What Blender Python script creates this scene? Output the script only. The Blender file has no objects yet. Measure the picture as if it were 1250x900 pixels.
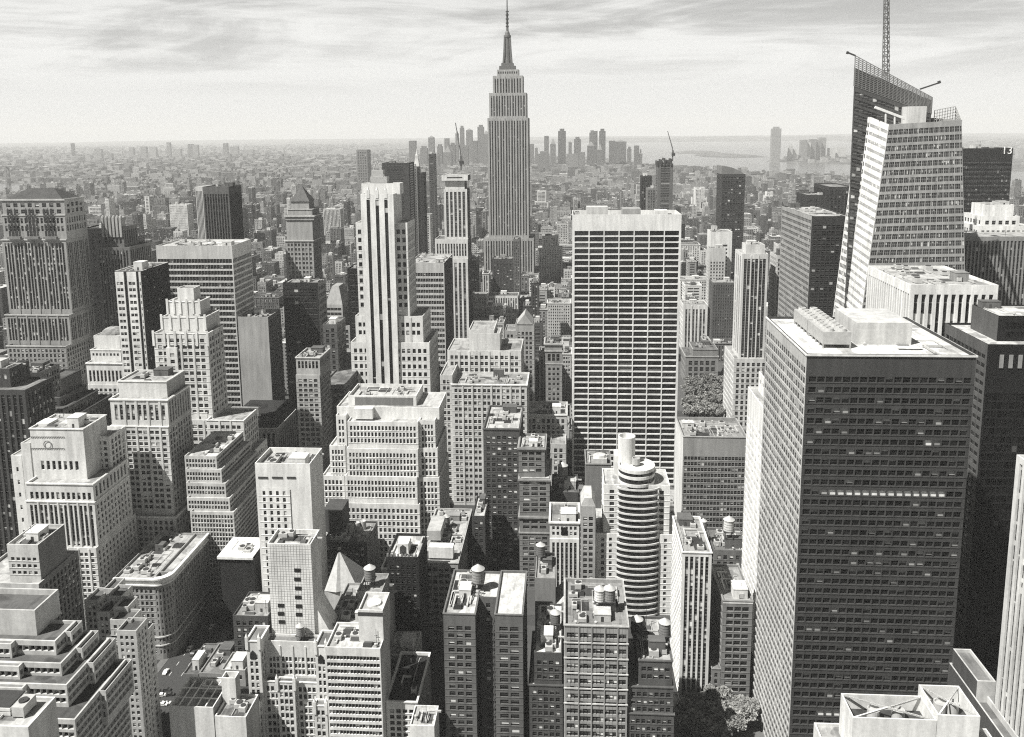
import bpy, math, random
import numpy as np
from mathutils import Vector, Matrix
rng = np.random.default_rng(7); random.seed(7)
S = bpy.context.scene; COL = S.collection
# ------------------------------------------------------------ camera
F = 1035.0/1250.0; CAMZ = 260.0
PITCH = math.radians(9.06); YAW = math.radians(3.78); ROLL = math.radians(-0.53)
PX0, PY0 = 625.0, 325.0
R = Matrix.Rotation(YAW, 3, 'Z') @ Matrix.Rotation(math.radians(90)-PITCH, 3, 'X') @ Matrix.Rotation(ROLL, 3, 'Z')
cam = bpy.data.cameras.new('camera'); co = bpy.data.objects.new('camera', cam); COL.objects.link(co)
co.matrix_world = Matrix.Translation((0, 0, CAMZ)) @ R.to_4x4()
cam.sensor_fit = 'HORIZONTAL'; cam.sensor_width = 36; cam.lens = 36*F
cam.shift_x = 0.0; cam.shift_y = -(450.0-PY0)/1250.0
cam.clip_start = 1.0; cam.clip_end = 90000
S.camera = co
S.render.resolution_x, S.render.resolution_y = 1024, 737
RN = np.array(R)
def ray(px, py):
    return RN @ np.array([(px-PX0)/1035.0, -(py-PY0)/1035.0, -1.0])
def at(px, py, d):                       # the point of that sight line at street distance d
    r = ray(px, py); k = d/r[1]
    return np.array([r[0]*k, d, CAMZ+r[2]*k])
def ground(px, py):
    r = ray(px, py); k = -CAMZ/r[2]
    return np.array([r[0]*k, r[1]*k, 0.0])
def proj(p):
    q = RN.T @ (np.asarray(p, float)-np.array([0, 0, CAMZ])); w = max(-q[2], 1e-3)
    return PX0+1035*q[0]/w, PY0-1035*q[1]/w
# ------------------------------------------------------------ sky, sun, exposure
SUN_EL, SUN_AZ = math.radians(55), math.radians(36)   # AZ: how far the sun stands behind the left-hand side
sdir = Vector((-math.cos(SUN_AZ)*math.cos(SUN_EL), -math.sin(SUN_AZ)*math.cos(SUN_EL), math.sin(SUN_EL)))
sl = bpy.data.lights.new('sun', 'SUN'); sl.energy = 5.0; sl.angle = math.radians(0.5); sl.color = (1, .985, .955)
so = bpy.data.objects.new('sun', sl); COL.objects.link(so); so.rotation_euler = sdir.to_track_quat('Z', 'Y').to_euler()
S.view_settings.view_transform = 'Standard'; S.view_settings.look = 'None'
S.view_settings.exposure = 0.66; S.view_settings.gamma = 1.0; S.view_settings.use_curve_mapping = False
S.cycles.pixel_filter_type = 'BLACKMAN_HARRIS'; S.cycles.filter_width = 1.15; S.cycles.use_denoising = False
S.cycles.max_bounces = 5; S.cycles.diffuse_bounces = 2; S.cycles.glossy_bounces = 2; S.cycles.volume_bounces = 1
S.cycles.caustics_reflective = False; S.cycles.caustics_refractive = False
W = bpy.data.worlds.new('World'); S.world = W; W.use_nodes = True
class NT:
    def __init__(s, t): s.t = t; s.n = t.nodes; s.l = t.links
    def __call__(s, kind, **kw):
        n = s.n.new(kind); ins = kw.pop('i', {})
        for k, v in kw.items(): setattr(n, k, v)
        for k, v in ins.items(): s.set(n.inputs[k], v)
        return n
    def set(s, sock, v):
        if hasattr(v, 'is_output') or isinstance(v, bpy.types.NodeSocket): s.l.new(v, sock)
        else: sock.default_value = v
    def m(s, op, a, b=0.0, c=None):
        n = s.n.new('ShaderNodeMath'); n.operation = op; s.set(n.inputs[0], a); s.set(n.inputs[1], b)
        if c is not None: s.set(n.inputs[2], c)
        return n.outputs[0]
    def vm(s, op, a, b):
        n = s.n.new('ShaderNodeVectorMath'); n.operation = op; s.set(n.inputs[0], a); s.set(n.inputs[1], b)
        return n.outputs[0]
    def noise(s, vec, scale, detail=3, rough=.55, dist=0.0):
        n = s.n.new('ShaderNodeTexNoise'); s.l.new(vec, n.inputs['Vector']); n.inputs['Scale'].default_value = scale
        n.inputs['Detail'].default_value = detail; n.inputs['Roughness'].default_value = rough; n.inputs['Distortion'].default_value = dist
        return n.outputs['Fac']
    def mr(s, v, a, b, c, d, smooth=False):
        n = s.n.new('ShaderNodeMapRange'); s.set(n.inputs[0], v)
        if smooth: n.interpolation_type = 'SMOOTHSTEP'
        for k, x in zip((1, 2, 3, 4), (a, b, c, d)): s.set(n.inputs[k], x)
        return n.outputs[0]
    def mix(s, f, a, b):
        n = s.n.new('ShaderNodeMix'); n.data_type = 'FLOAT'; s.set(n.inputs[0], f); s.set(n.inputs[2], a); s.set(n.inputs[3], b)
        return n.outputs[0]
wt = W.node_tree; wt.nodes.clear(); N = NT(wt)
sky = N('ShaderNodeTexSky', sky_type='NISHITA', sun_disc=False, sun_elevation=SUN_EL,
        sun_rotation=math.atan2(sdir.x, sdir.y), altitude=260.0, air_density=1.0, dust_density=1.6, ozone_density=1.0)
bw = N('ShaderNodeRGBToBW', i={0: sky.outputs[0]}).outputs[0]
tc = N('ShaderNodeTexCoord').outputs['Generated']
sx = N('ShaderNodeSeparateXYZ', i={0: tc})
az = N.m('ARCTAN2', sx.outputs[0], sx.outputs[1]); el = sx.outputs[2]
cv = N('ShaderNodeCombineXYZ', i={0: N.m('MULTIPLY', az, 2.6), 1: N.m('MULTIPLY', el, 17.0), 2: 5.2}).outputs[0]
c1 = N.noise(cv, 1.05, 9, .62, 1.1)
cv2 = N('ShaderNodeCombineXYZ', i={0: N.m('MULTIPLY', az, 9.0), 1: N.m('MULTIPLY', N.m('ADD', el, N.m('MULTIPLY', az, .03)), 150.0), 2: 1.3}).outputs[0]
c2 = N.noise(cv2, 1.0, 5, .6, .6)
band = N.mr(el, .035, .085, 0.0, 1.0, True)
cl = N.mr(N.m('ADD', N.m('MULTIPLY', c1, .82), N.m('MULTIPLY', c2, .18)), .38, .60, 0.0, 1.0, True)
blue = N.mr(el, .08, .34, 6.8, .7)  # sky and clouds dimmed towards the unseen zenith to deepen the shadows
cloud = N.mix(cl, blue, N.mr(el, .12, .36, 10.2, 1.3))
low = N.mr(el, 0.0, .05, 10.0, 9.6)
tot = N.mix(band, low, cloud)
tot = N.mix(.12, tot, bw)
cc = N('ShaderNodeCombineColor', i={0: tot, 1: tot, 2: N.m('MULTIPLY', tot, .975)})
bg = N('ShaderNodeBackground', i={0: cc.outputs[0], 1: 0.060})
ow = N('ShaderNodeOutputWorld', i={0: bg.outputs[0]})
# ------------------------------------------------------------ materials
MATS = {}
def newmat(key):
    m = bpy.data.materials.new(key); m.use_nodes = True; m.node_tree.nodes.clear(); MATS[key] = m
    return m, NT(m.node_tree)
def finish(n, val, rough=.85, spec=.3, bump=None, warm=.97, metal=0.0):
    c = n('ShaderNodeCombineColor', i={0: val, 1: val, 2: n.m('MULTIPLY', val, warm)}).outputs[0]
    b = n('ShaderNodeBsdfPrincipled', i={'Base Color': c, 'Roughness': rough, 'Specular IOR Level': spec, 'Metallic': metal})
    if bump is not None:
        bn = n('ShaderNodeBump', i={'Strength': .4, 'Distance': .1, 'Height': bump}); n.l.new(bn.outputs[0], b.inputs['Normal'])
    n('ShaderNodeOutputMaterial', i={0: b.outputs[0]})
def wall(t):
    t = round(float(np.interp(t, [0, .1, .2, .3, .4, .5, .6, .7], [0, .055, .12, .21, .34, .53, .7, .8])), 2); k = 'masonry_%.2f' % t
    if k in MATS: return MATS[k]
    m, n = newmat(k); g = n('ShaderNodeNewGeometry').outputs['Position']
    a = n.noise(n.vm('MULTIPLY', g, (.35, .35, .035)), 1.0, 4, .6)
    b = n.noise(g, .9, 3, .65); c = n.noise(g, .06, 2)
    v = n.m('MULTIPLY', n.m('MULTIPLY', n.mr(a, .3, .7, .74, 1.1), n.mr(b, .25, .75, .84, 1.1)), n.mr(c, .3, .7, .9, 1.06))
    finish(n, n.m('MULTIPLY', v, t), .86, .25)
    return m
def roofm(t):
    t = round(t, 2); k = 'roofing_%.2f' % t
    if k in MATS: return MATS[k]
    m, n = newmat(k); g = n('ShaderNodeNewGeometry').outputs['Position']
    a = n.noise(g, .16, 5, .7, .5); b = n.noise(g, 1.1, 3, .7)
    s = n.mr(n.noise(n.vm('MULTIPLY', g, (1, .12, 1)), .5, 2), .52, .6, 1, .8)
    p_ = n.mr(n.noise(g, .075, 2, .5, .2), .55, .57, 1, .66)
    v = n.m('MULTIPLY', n.m('MULTIPLY', n.m('MULTIPLY', n.mr(a, .35, .65, .6, 1.0), n.mr(b, .3, .7, .85, 1.1)), s), n.m('MULTIPLY', p_, .86))
    finish(n, n.m('MULTIPLY', v, t), .9, .2)
    return m
def plain(k, t, rough=.6, spec=.3, metal=0.0):
    if k in MATS: return MATS[k]
    m, n = newmat(k); g = n('ShaderNodeNewGeometry').outputs['Position']
    v = n.m('MULTIPLY', n.mr(n.noise(g, .8, 3), .3, .7, .85, 1.12), t)
    finish(n, v, rough, spec, metal=metal)
    return m
def glass(p, bv=.5, dark=.011):
    k = 'window_glass_%d_%d_%d' % (p*100, bv*100, dark*1000)
    if k in MATS: return MATS[k]
    m, n = newmat(k)
    r = n.m('FRACT', n.m('ADD', n('ShaderNodeAttribute', attribute_name='rnd').outputs['Fac'], n('ShaderNodeObjectInfo').outputs['Random']))
    r2 = n.m('FRACT', n.m('MULTIPLY', r, 37.3)); r3 = n.m('FRACT', n.m('MULTIPLY', r, 91.7))
    v = n('ShaderNodeSeparateXYZ', i={0: n('ShaderNodeUVMap').outputs[0]}).outputs[1]
    bl = n.m('MULTIPLY', n.m('LESS_THAN', r, p), n.m('GREATER_THAN', v, n.m('MULTIPLY', r2, .85)))
    dk = n.m('MULTIPLY', n.mr(r3, 0, 1, .4, 2.2), dark)
    sash = n.m('MULTIPLY', n.m('LESS_THAN', n.m('ABSOLUTE', n.m('SUBTRACT', v, .52)), .035), .16 if dark >= .01 else 0.0)
    dk = n.m('ADD', dk, sash)
    finish(n, n.mix(bl, dk, n.m('MULTIPLY', n.mr(r3, 0, 1, .8, 1.8), bv)), .12, .3)
    return m
def simple_mat(k, val, rough=.8): return plain(k, val, rough)
# ------------------------------------------------------------ mesh buffers
class Buf:
    def __init__(s): s.ch = []
    def add(s, q, mat=0, uv=None, rnd=None):
        q = np.asarray(q, float)
        if q.ndim == 2: q = q[None]
        if len(q): s.ch.append((q, mat, rnd))
    def quad(s, *p, mat=0): s.add(np.array(p, float)[None], mat)
    def box(s, x0, x1, y0, y1, z0, z1, mat=0, bottom=False):
        A = lambda *p: p
        q = [((x0,y0,z0),(x1,y0,z0),(x1,y0,z1),(x0,y0,z1)), ((x1,y0,z0),(x1,y1,z0),(x1,y1,z1),(x1,y0,z1)),
             ((x1,y1,z0),(x0,y1,z0),(x0,y1,z1),(x1,y1,z1)), ((x0,y1,z0),(x0,y0,z0),(x0,y0,z1),(x0,y1,z1)),
             ((x0,y0,z1),(x1,y0,z1),(x1,y1,z1),(x0,y1,z1))]
        if bottom: q.append(((x0,y1,z0),(x1,y1,z0),(x1,y0,z0),(x0,y0,z0)))
        s.add(np.array(q, float), mat)
    def lathe(s, c, prof, n=20, mat=0, a0=0, a1=2*math.pi, sx=1, sy=1):
        a = np.linspace(a0, a1, n+1); cs, sn = np.cos(a)*sx, np.sin(a)*sy
        for (r0, z0), (r1, z1) in zip(prof[:-1], prof[1:]):
            p = lambda r, z, k: np.stack([c[0]+r*cs[k], c[1]+r*sn[k], np.full(n, c[2]+z)], 1)
            i, j = slice(0, n), slice(1, n+1)
            s.add(np.stack([p(r0, z0, i), p(r0, z0, j), p(r1, z1, j), p(r1, z1, i)], 1), mat)
    def bar(s, a, b, w, mat=0):
        a, b = np.asarray(a, float), np.asarray(b, float); d = b-a; L = np.linalg.norm(d)
        if L < 1e-6: return
        d /= L; u = np.cross(d, (0, 0, 1.0)) if abs(d[2]) < .95 else np.cross(d, (1.0, 0, 0)); u /= np.linalg.norm(u); v = np.cross(d, u)
        c = [u+v, u-v, -u-v, -u+v]
        for i in range(4):
            p, q = c[i]*w/2, c[(i+1) % 4]*w/2
            s.add(np.array([[a+p, b+p, b+q, a+q]]), mat)
        s.add(np.array([[a+k*w/2 for k in c]]), mat); s.add(np.array([[b+k*w/2 for k in c[::-1]]]), mat)
    def empty(s): return not s.ch
    def mesh(s, name, mats, off=(0, 0, 0), smooth=False, attr='rnd'):
        q = np.concatenate([c[0] for c in s.ch])-np.array(off)
        n = len(q); me = bpy.data.meshes.new(name)
        me.vertices.add(n*4); me.vertices.foreach_set('co', q.reshape(-1).astype(np.float32))
        me.loops.add(n*4); me.loops.foreach_set('vertex_index', np.arange(n*4, dtype=np.int32))
        me.polygons.add(n); me.polygons.foreach_set('loop_start', np.arange(0, n*4, 4, dtype=np.int32))
        mi = np.concatenate([np.full(len(c[0]), c[1]) if np.isscalar(c[1]) else c[1] for c in s.ch]).astype(np.int32)
        me.polygons.foreach_set('material_index', mi)
        if any(c[2] is not None for c in s.ch):
            rv = np.concatenate([np.zeros(len(c[0])) if c[2] is None else c[2] for c in s.ch]).astype(np.float32)
            at_ = me.attributes.new(attr, 'FLOAT', 'FACE'); at_.data.foreach_set('value', rv)
            uv = me.uv_layers.new(name='UVMap'); uv.data.foreach_set('uv', np.tile(np.array([0,0,1,0,1,1,0,1], np.float32), n))
        for m in mats: me.materials.append(m)
        me.update(calc_edges=True)
        if smooth: me.polygons.foreach_set('use_smooth', np.ones(n, bool))
        return me
def link(name, data, parent=None, loc=None):
    o = bpy.data.objects.new(name, data); COL.objects.link(o)
    if parent is not None: o.parent = parent
    if loc is not None: o.location = loc
    return o
def tag(o, label=None, cat=None, group=None, kind=None):
    for k, v in (('label', label), ('category', cat), ('group', group), ('kind', kind)):
        if v: o[k] = v
    return o
# ------------------------------------------------------------ facades
def G(cp, rp, ww=.5, wh=.58, dep=.35, mt=.6, **k): return dict(cp=cp, rp=rp, ww=ww, wh=wh, dep=dep, mt=mt, **k)
def H(rp, wh=.5, cp=4, ww=.93, dep=.3, mt=.5, **k): return dict(cp=cp, rp=rp, ww=ww, wh=wh, dep=dep, mt=mt, ms=.3, **k)
def V(cp, ww=.5, rp=6, wh=.62, dep=.45, mt=.5, **k): return dict(cp=cp, rp=rp, ww=ww, wh=wh, dep=dep, mt=mt, slot=True, **k)
NONE = None
def facade(wb, C, st, sc, mat=0, spm=2):
    """one wall with its openings; returns the panes. sc: metres per pixel that the pitches were read in"""
    C = np.asarray(C, float); bl, br, tr, tl = C
    if st is None:
        wb.add(C[None], mat); return np.zeros((0, 4, 3))
    nrm = np.cross(br-bl, tl-bl); nrm /= np.linalg.norm(nrm)
    Wd, Ht = np.linalg.norm(br-bl), np.linalg.norm(tl-bl)
    cp, rp = st['cp']*sc, st['rp']*sc
    ms = min(st.get('ms', .35)*cp, Wd*.2)
    cols = max(1, int(round((Wd-2*ms)/cp))); mt = st['mt']*rp
    rows = int((Ht-mt)/rp); mx = st.get('rows', 999)
    if rows < 1 or Wd < 1.2:
        wb.add(C[None], mat); return np.zeros((0, 4, 3))
    rows = min(rows, mx)
    P = lambda u, v: (bl*(1-u)[..., None]+br*u[..., None])*(1-v)[..., None]+(tl*(1-u)[..., None]+tr*u[..., None])*v[..., None]
    cw = (Wd-2*ms)/cols
    uc = (ms+(np.arange(cols)+.5)*cw)/Wd; ww_ = min(st['ww']*1.16, max(.96, st['ww'])) if st['ww'] < .9 else st['ww']; hw = ww_*cw/2/Wd; wh_ = st['wh']*1.16 if st['wh'] < .7 else st['wh']
    grp = st.get('grp')
    if grp:                                        # windows in groups between wider piers
        i = np.arange(cols); k = i % grp; uc = uc+((grp-1)/2-k)*cw*.13/Wd
    ua, ub = uc-hw, uc+hw
    vt = 1-mt/Ht-np.arange(rows)*rp/Ht; va = vt-rp/Ht+(1-wh_)*rp/Ht*.5; vb = va+wh_*rp/Ht
    va, vb = va[::-1], vb[::-1]
    dep = st['dep']*1.0
    def quads(u0, u1, v0, v1, off0=0.0, off=None):
        u0, u1, v0, v1 = [np.asarray(x, float).reshape(-1) for x in np.broadcast_arrays(u0, u1, v0, v1)]
        return np.stack([P(u0, v0), P(u1, v0), P(u1, v1), P(u0, v1)], 1)-nrm*off0
    e0 = np.concatenate([[0], ub]); e1 = np.concatenate([ua, [1]])
    ok = (e1-e0)*Wd > .01
    wb.add(quads(e0[ok], e1[ok], 0.0, 1.0), mat)
    def reveal(q):
        b = q-nrm*dep
        for i in range(4):
            j = (i+1) % 4
            wb.add(np.stack([q[:, i], q[:, j], b[:, j], b[:, i]], 1), mat)
    if st.get('slot'):
        lo, hi = va[0], vb[-1]
        wb.add(quads(ua, ub, 0.0, lo), mat); wb.add(quads(ua, ub, hi, 1.0), mat)
        reveal(quads(ua, ub, lo, hi))
        if rows > 1:
            A, B = np.meshgrid(ua, vb[:-1]); A2, B2 = np.meshgrid(ub, va[1:])
            wb.add(quads(A, A2, B, B2, dep*.9), spm)
    else:
        s0 = np.concatenate([[0], vb]); s1 = np.concatenate([va, [1]])
        A, B = np.meshgrid(ua, s0); A2, B2 = np.meshgrid(ub, s1)
        wb.add(quads(A, A2, B, B2), mat)
    A, B = np.meshgrid(ua, va); A2, B2 = np.meshgrid(ub, vb)
    op = quads(A, A2, B, B2)
    if not st.get('slot'): reveal(op)
    pane = op-nrm*dep
    def strip(u0, u1, v0, v1, pr):                 # a rib or sill standing proud of the wall
        q = quads(u0, u1, v0, v1); f = q+nrm*pr; wb.add(f, mat)
        for i in range(4):
            j = (i+1) % 4; wb.add(np.stack([q[:, i], q[:, j], f[:, j], f[:, i]], 1), mat)
    if Wd > 8 and sc > .15 and Ht > 6 and not st.get('plain'):
        if not st.get('slot') and ww_ < .9 and rows > 2: strip(np.full(rows, .004), np.full(rows, .996), va-.028*rp/Ht-.22/Ht, va-.028*rp/Ht, .14)
        if grp and cols > grp:
            k = np.arange(grp, cols, grp); uu = (ub[k-1]+ua[k])/2; wr = np.minimum((ua[k]-ub[k-1])*.3, .9/Wd); strip(uu-wr, uu+wr, np.zeros(len(k)), np.full(len(k), 1-.3*mt/Ht), .32)
    skip = st.get('skip', 0)
    if skip:
        k = rng.random(len(pane)) > skip
        wb.add(pane[~k], mat); pane = pane[k]
    return pane
PANE = {}
def pane_mesh(gm):
    if gm.name not in PANE:
        b = Buf(); b.add(np.array([[(-.5,0,-.5),(.5,0,-.5),(.5,0,.5),(-.5,0,.5)]]), 0, None, np.zeros(1)); PANE[gm.name] = b.mesh('window_pane', [gm])
    return PANE[gm.name]
FOOT = []      # footprints of what stands already (x0,x1,y0,y1,h)
ANCH = []
ROOFS = []     # (x0,x1,y0,y1,z) flat roofs that can take plant and tanks
class Bld:
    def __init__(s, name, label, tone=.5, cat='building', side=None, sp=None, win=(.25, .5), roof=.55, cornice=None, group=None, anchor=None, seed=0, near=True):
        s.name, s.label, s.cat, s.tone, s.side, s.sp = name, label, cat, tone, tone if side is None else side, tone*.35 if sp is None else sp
        s.wb, s.rb, s.cbs, s.panes, s.tiers, s.parts, s.roofs = Buf(), Buf(), [], [], [], [], []
        s.win, s.roof, s.group, s.anchor, s.near = win, roof, group, anchor, near
        s.ctone = cornice
    def t(s, xl, xr, yt, d, L, st=NONE, side='same', par=1.1, cor=0, bot=None, roof=True, dm=None):
        a, b = at(xl, yt, d), at(xr, yt, d)
        return s.tw(a[0], b[0], d, d+L, (a[2]+b[2])/2, st, side, par, cor, bot, roof, d/1035.0)
    def tw(s, x0, x1, y0, y1, z1, st=NONE, side='same', par=1.1, cor=0, bot=None, roof=True, sc=None):
        s.tiers.append(dict(x0=x0, x1=x1, y0=y0, y1=y1, z1=z1, st=st, sd=st if side == 'same' else side, par=par, cor=cor, bot=bot, roof=roof, sc=sc or y0/1035.0)); return s.tiers[-1]
    def part(s, name, buf, mats, label=None, smooth=False, sub=()): s.parts.append((name, buf, mats, label, smooth, sub)); return buf
    def bx(s, name, xl, xr, yt, yb, d, L, tone):            # a box part read off the picture
        a, b = at(xl, yt, d), at(xr, yb, d); B = Buf(); B.box(min(a[0], b[0]), max(a[0], b[0]), d, d+L, b[2], (a[2])); s.part(name, B, [wall(tone)]); return s
    def roofstuff(s, t, n, seed=0, tall=3.0, hut=True):
        r = random.Random(seed+len(s.name)); x0, x1, y0, y1, z = t['x0']+1.2, t['x1']-1.2, t['y0']+1.2, t['y1']-1.2, t['z1']-t['par']
        if x1-x0 < 4 or y1-y0 < 4: return
        def spot(w, l):
            w, l = min(w, (x1-x0)*.6), min(l, (y1-y0)*.6)
            a, b = r.uniform(x0, x1-w), r.uniform(y0, y1-l); return a, a+w, b, b+l
        if hut:
            a, b, c, d_ = spot(r.uniform(4, 9), r.uniform(4, 8)); h = r.uniform(2.8, 5.5); B = Buf(); B.box(a, b, c, d_, z, z+h)
            B.box(a-.15, b+.15, c-.15, d_+.15, z+h, z+h+.3); D = Buf(); D.box(a+(b-a)*.4, a+(b-a)*.4+1.1, c-.06, c, z, z+2.1)
            s.part('stair_bulkhead', B, [wall(r.choice([.2, .35, .5, .6]))], sub=[('door', D, [plain('dark_metal', .05)])])
        for k in range(1+n//4):
            a, b, c, d_ = spot(r.uniform(3, 9), r.uniform(2, 9)); B = Buf(); B.quad((a, c, z+.02+.01*k), (b, c, z+.02+.01*k), (b, d_, z+.02+.01*k), (a, d_, z+.02+.01*k)); s.part('tar_patch', B, [roofm(r.choice([.05, .08, .12, .3]))])
        for k in range(1+n//5):
            a, b, c, d_ = spot(.3, r.uniform(8, 20)); B = Buf(); B.bar((a, c, z+.45), (a, d_, z+.45), .22); B.bar((a, d_, z+.451), (r.uniform(x0, x1), d_, z+.451), .22)
            for q in range(4): B.box(a-.06, a+.06, c+(d_-c)*q/4, c+(d_-c)*q/4+.12, z, z+.4)
            s.part('pipe_run', B, [plain('galvanised', .45, .5)])
        if n > 3:
            a, b, c, d_ = spot(1, 1); B = Buf(); B.bar((a, c, z), (a, c, z+r.uniform(4, 8)), .14); B.bar((a-.8, c, z+3.4), (a+.8, c, z+3.4), .1); B.bar((a, c-.6, z+3), (a, c+.6, z+3), .1); s.part('aerial', B, [plain('dark_metal', .05)])
        for k in range(n):
            kind = r.random(); B = Buf()
            if kind < .4:
                a, b, c, d_ = spot(r.uniform(1.8, 4), r.uniform(1.8, 5)); h = r.uniform(1.2, 2.4)
                B.box(a, b, c, d_, z+.4, z+.4+h, bottom=True)
                for px_, py_ in ((a, c), (b-.2, c), (a, d_-.2), (b-.2, d_-.2)): B.box(px_, px_+.2, py_, py_+.2, z, z+.4)
                D = Buf(); D.lathe(((a+b)/2, (c+d_)/2, z+.4+h), [(min(b-a, d_-c)*.38, 0), (min(b-a, d_-c)*.38, .35), (.1, .3)], 12)
                s.part('air_handler', B, [plain('galvanised', .45, .5)], sub=[('fan', D, [plain('dark_metal', .05)])])
            elif kind < .6:
                a, b, c, d_ = spot(.7, r.uniform(5, 12)); B.box(a, b, c, d_, z+.3, z+1.0, bottom=True); B.box(a, a+r.uniform(3, 7), d_-.7, d_, z+.3, z+.98, bottom=True)
                s.part('duct', B, [plain('galvanised', .45, .5)])
            elif kind < .8:
                a, b, c, d_ = spot(1, 1); B.lathe((a, c, z), [(.35, 0), (.35, 1.3), (.65, 1.3), (.6, 1.7), (.02, 1.85)], 10); s.part('vent_cowl', B, [plain('galvanised', .45, .5)])
            else:
                a, b, c, d_ = spot(r.uniform(2, 5), r.uniform(2, 6)); B.box(a, b, c, d_, z, z+.35); B.add(np.array([[(a,c,z+.35),(b,c,z+.35),(b,(c+d_)/2,z+1.1),(a,(c+d_)/2,z+1.1)],[(a,(c+d_)/2,z+1.1),(b,(c+d_)/2,z+1.1),(b,d_,z+.35),(a,d_,z+.35)]]), 1)
                s.part('skylight', B, [wall(.4), glass(.6, .3, .05)])
    def done(s, stuff=0, seed=1, hut=True, which=0):
        T = s.tiers
        for i, t in enumerate(T):
            nx = [u for u in T[i+1:] if u['bot'] is None]; z0 = t['bot'] if t['bot'] is not None else (nx[0]['z1']-nx[0]['par'] if nx else 0.0)
            x0, x1, y0, y1, z1, p = t['x0'], t['x1'], t['y0'], t['y1'], t['z1'], t['par']
            c = lambda a, b, z: (a, b, z)
            A = {'f': [(x0,y0,z0),(x1,y0,z0),(x1,y0,z1),(x0,y0,z1)], 'r': [(x1,y0,z0),(x1,y1,z0),(x1,y1,z1),(x1,y0,z1)],
                 'b': [(x1,y1,z0),(x0,y1,z0),(x0,y1,z1),(x1,y1,z1)], 'l': [(x0,y1,z0),(x0,y0,z0),(x0,y0,z1),(x0,y1,z1)]}
            cx = (x0+x1)/2
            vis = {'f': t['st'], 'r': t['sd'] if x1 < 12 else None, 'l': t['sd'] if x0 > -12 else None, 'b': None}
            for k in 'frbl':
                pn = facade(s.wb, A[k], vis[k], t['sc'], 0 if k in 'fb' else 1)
                if len(pn): s.panes.append(pn)
            # parapet top, its inner side and the roof slab
            w = min(.45, (x1-x0)*.1); zr = z1-p
            i0, i1, j0, j1 = x0+w, x1-w, y0+w, y1-w
            s.wb.add(np.array([[(x0,y0,z1),(x1,y0,z1),(i1,j0,z1),(i0,j0,z1)], [(x1,y0,z1),(x1,y1,z1),(i1,j1,z1),(i1,j0,z1)], [(x1,y1,z1),(x0,y1,z1),(i0,j1,z1),(i1,j1,z1)], [(x0,y1,z1),(x0,y0,z1),(i0,j0,z1),(i0,j1,z1)],
                [(i0,j0,z1),(i1,j0,z1),(i1,j0,zr),(i0,j0,zr)], [(i1,j0,z1),(i1,j1,z1),(i1,j1,zr),(i1,j0,zr)], [(i1,j1,z1),(i0,j1,z1),(i0,j1,zr),(i1,j1,zr)], [(i0,j1,z1),(i0,j0,z1),(i0,j0,zr),(i0,j1,zr)]]), 0)
            if t['roof']: rbk = Buf(); rbk.add(np.array([[(i0,j0,zr),(i1,j0,zr),(i1,j1,zr),(i0,j1,zr)]])); s.roofs.append(rbk)
            if t['cor']:
                h = t['cor']; e = h*.6; zc = z1-h*.35; s.cb = Buf(); s.cbs.append(s.cb)
                for (a0,a1,b0,b1) in ((x0-e,x1+e,y0-e,y0),(x0-e,x1+e,y1,y1+e),(x0-e,x0,y0,y1),(x1,x1+e,y0,y1)):
                    s.cb.box(a0, a1, b0, b1, zc-h*.65, zc+.12, bottom=True)
        b = T[-1]; X0, X1 = min(t['x0'] for t in T), max(t['x1'] for t in T); Y0, Y1 = min(t['y0'] for t in T), max(t['y1'] for t in T)
        off = ((X0+X1)/2, (Y0+Y1)/2, 0.0); zt = max(t['z1'] for t in T)
        if stuff: s.roofstuff(T[which], int(stuff*1.7), seed, hut=hut)
        root = link(s.name, None, None, off); root.empty_display_size = 5
        tag(root, s.label, s.cat, s.group); s.root = root
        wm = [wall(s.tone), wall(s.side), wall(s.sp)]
        if not s.wb.empty(): link('wall', s.wb.mesh('wall', wm, off), root)
        if not s.rb.empty(): link('roof', s.rb.mesh('roof', [roofm(s.roof)], off), root)
        for rbk in s.roofs: link('roof', rbk.mesh('roof', [roofm(s.roof)], off), root)
        for cbk in s.cbs: link('cornice', cbk.mesh('cornice', [wall(s.ctone or min(.7, s.tone*1.25))], off), root)
        for nm, bf, ms_, lb, sm, sub in s.parts:
            if not bf.empty():
                o = link(nm, bf.mesh(nm, ms_, off, sm), root)
                if lb: o['label'] = lb
                for n2, b2, m2_ in sub: link(n2, b2.mesh(n2, m2_, off), o)
        if s.panes:
            q = np.concatenate(s.panes); gm = glass(*s.win)
            for (xa, xb, yc) in getattr(s, 'blinds', ()):
                zc_ = at((xa+xb)/2, yc, 300.5)[2]
                cc_ = q.mean(1); pp = np.array([proj(c) for c in cc_]); hit = (pp[:, 0] > xa) & (pp[:, 0] < xb) & (np.abs(cc_[:, 2]-zc_) < 1.94) & (np.abs(q[:, 0, 1]-q[:, 1, 1]) < .01)
                for qq in q[hit]:
                    wb_ = Buf(); wb_.add(qq[None]); o = link('window', wb_.mesh('blind_window', [plain('white_blind', .75)], off), root); o['label'] = 'window with a drawn white blind'
                q = q[~hit]
            ctr = q.mean(1); dist = np.linalg.norm(ctr-np.array([0, 0, CAMZ]), axis=1)
            area = np.linalg.norm(q[:, 1]-q[:, 0], axis=1)*np.linalg.norm(q[:, 3]-q[:, 0], axis=1)
            e = q[:, 1]-q[:, 0]; rect = np.linalg.norm(q[:, 0]+q[:, 2]-q[:, 1]-q[:, 3], axis=1) < .02
            nrm = np.cross(e, q[:, 3]-q[:, 0]); nrm /= np.linalg.norm(nrm, axis=1)[:, None]
            facing = np.abs((nrm*(np.array([0, 0, CAMZ])-ctr)).sum(1))/dist
            score = np.where(rect, area*facing/dist**2, -1)
            order = np.argsort(-score); n = 100 if s.near else 0
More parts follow.
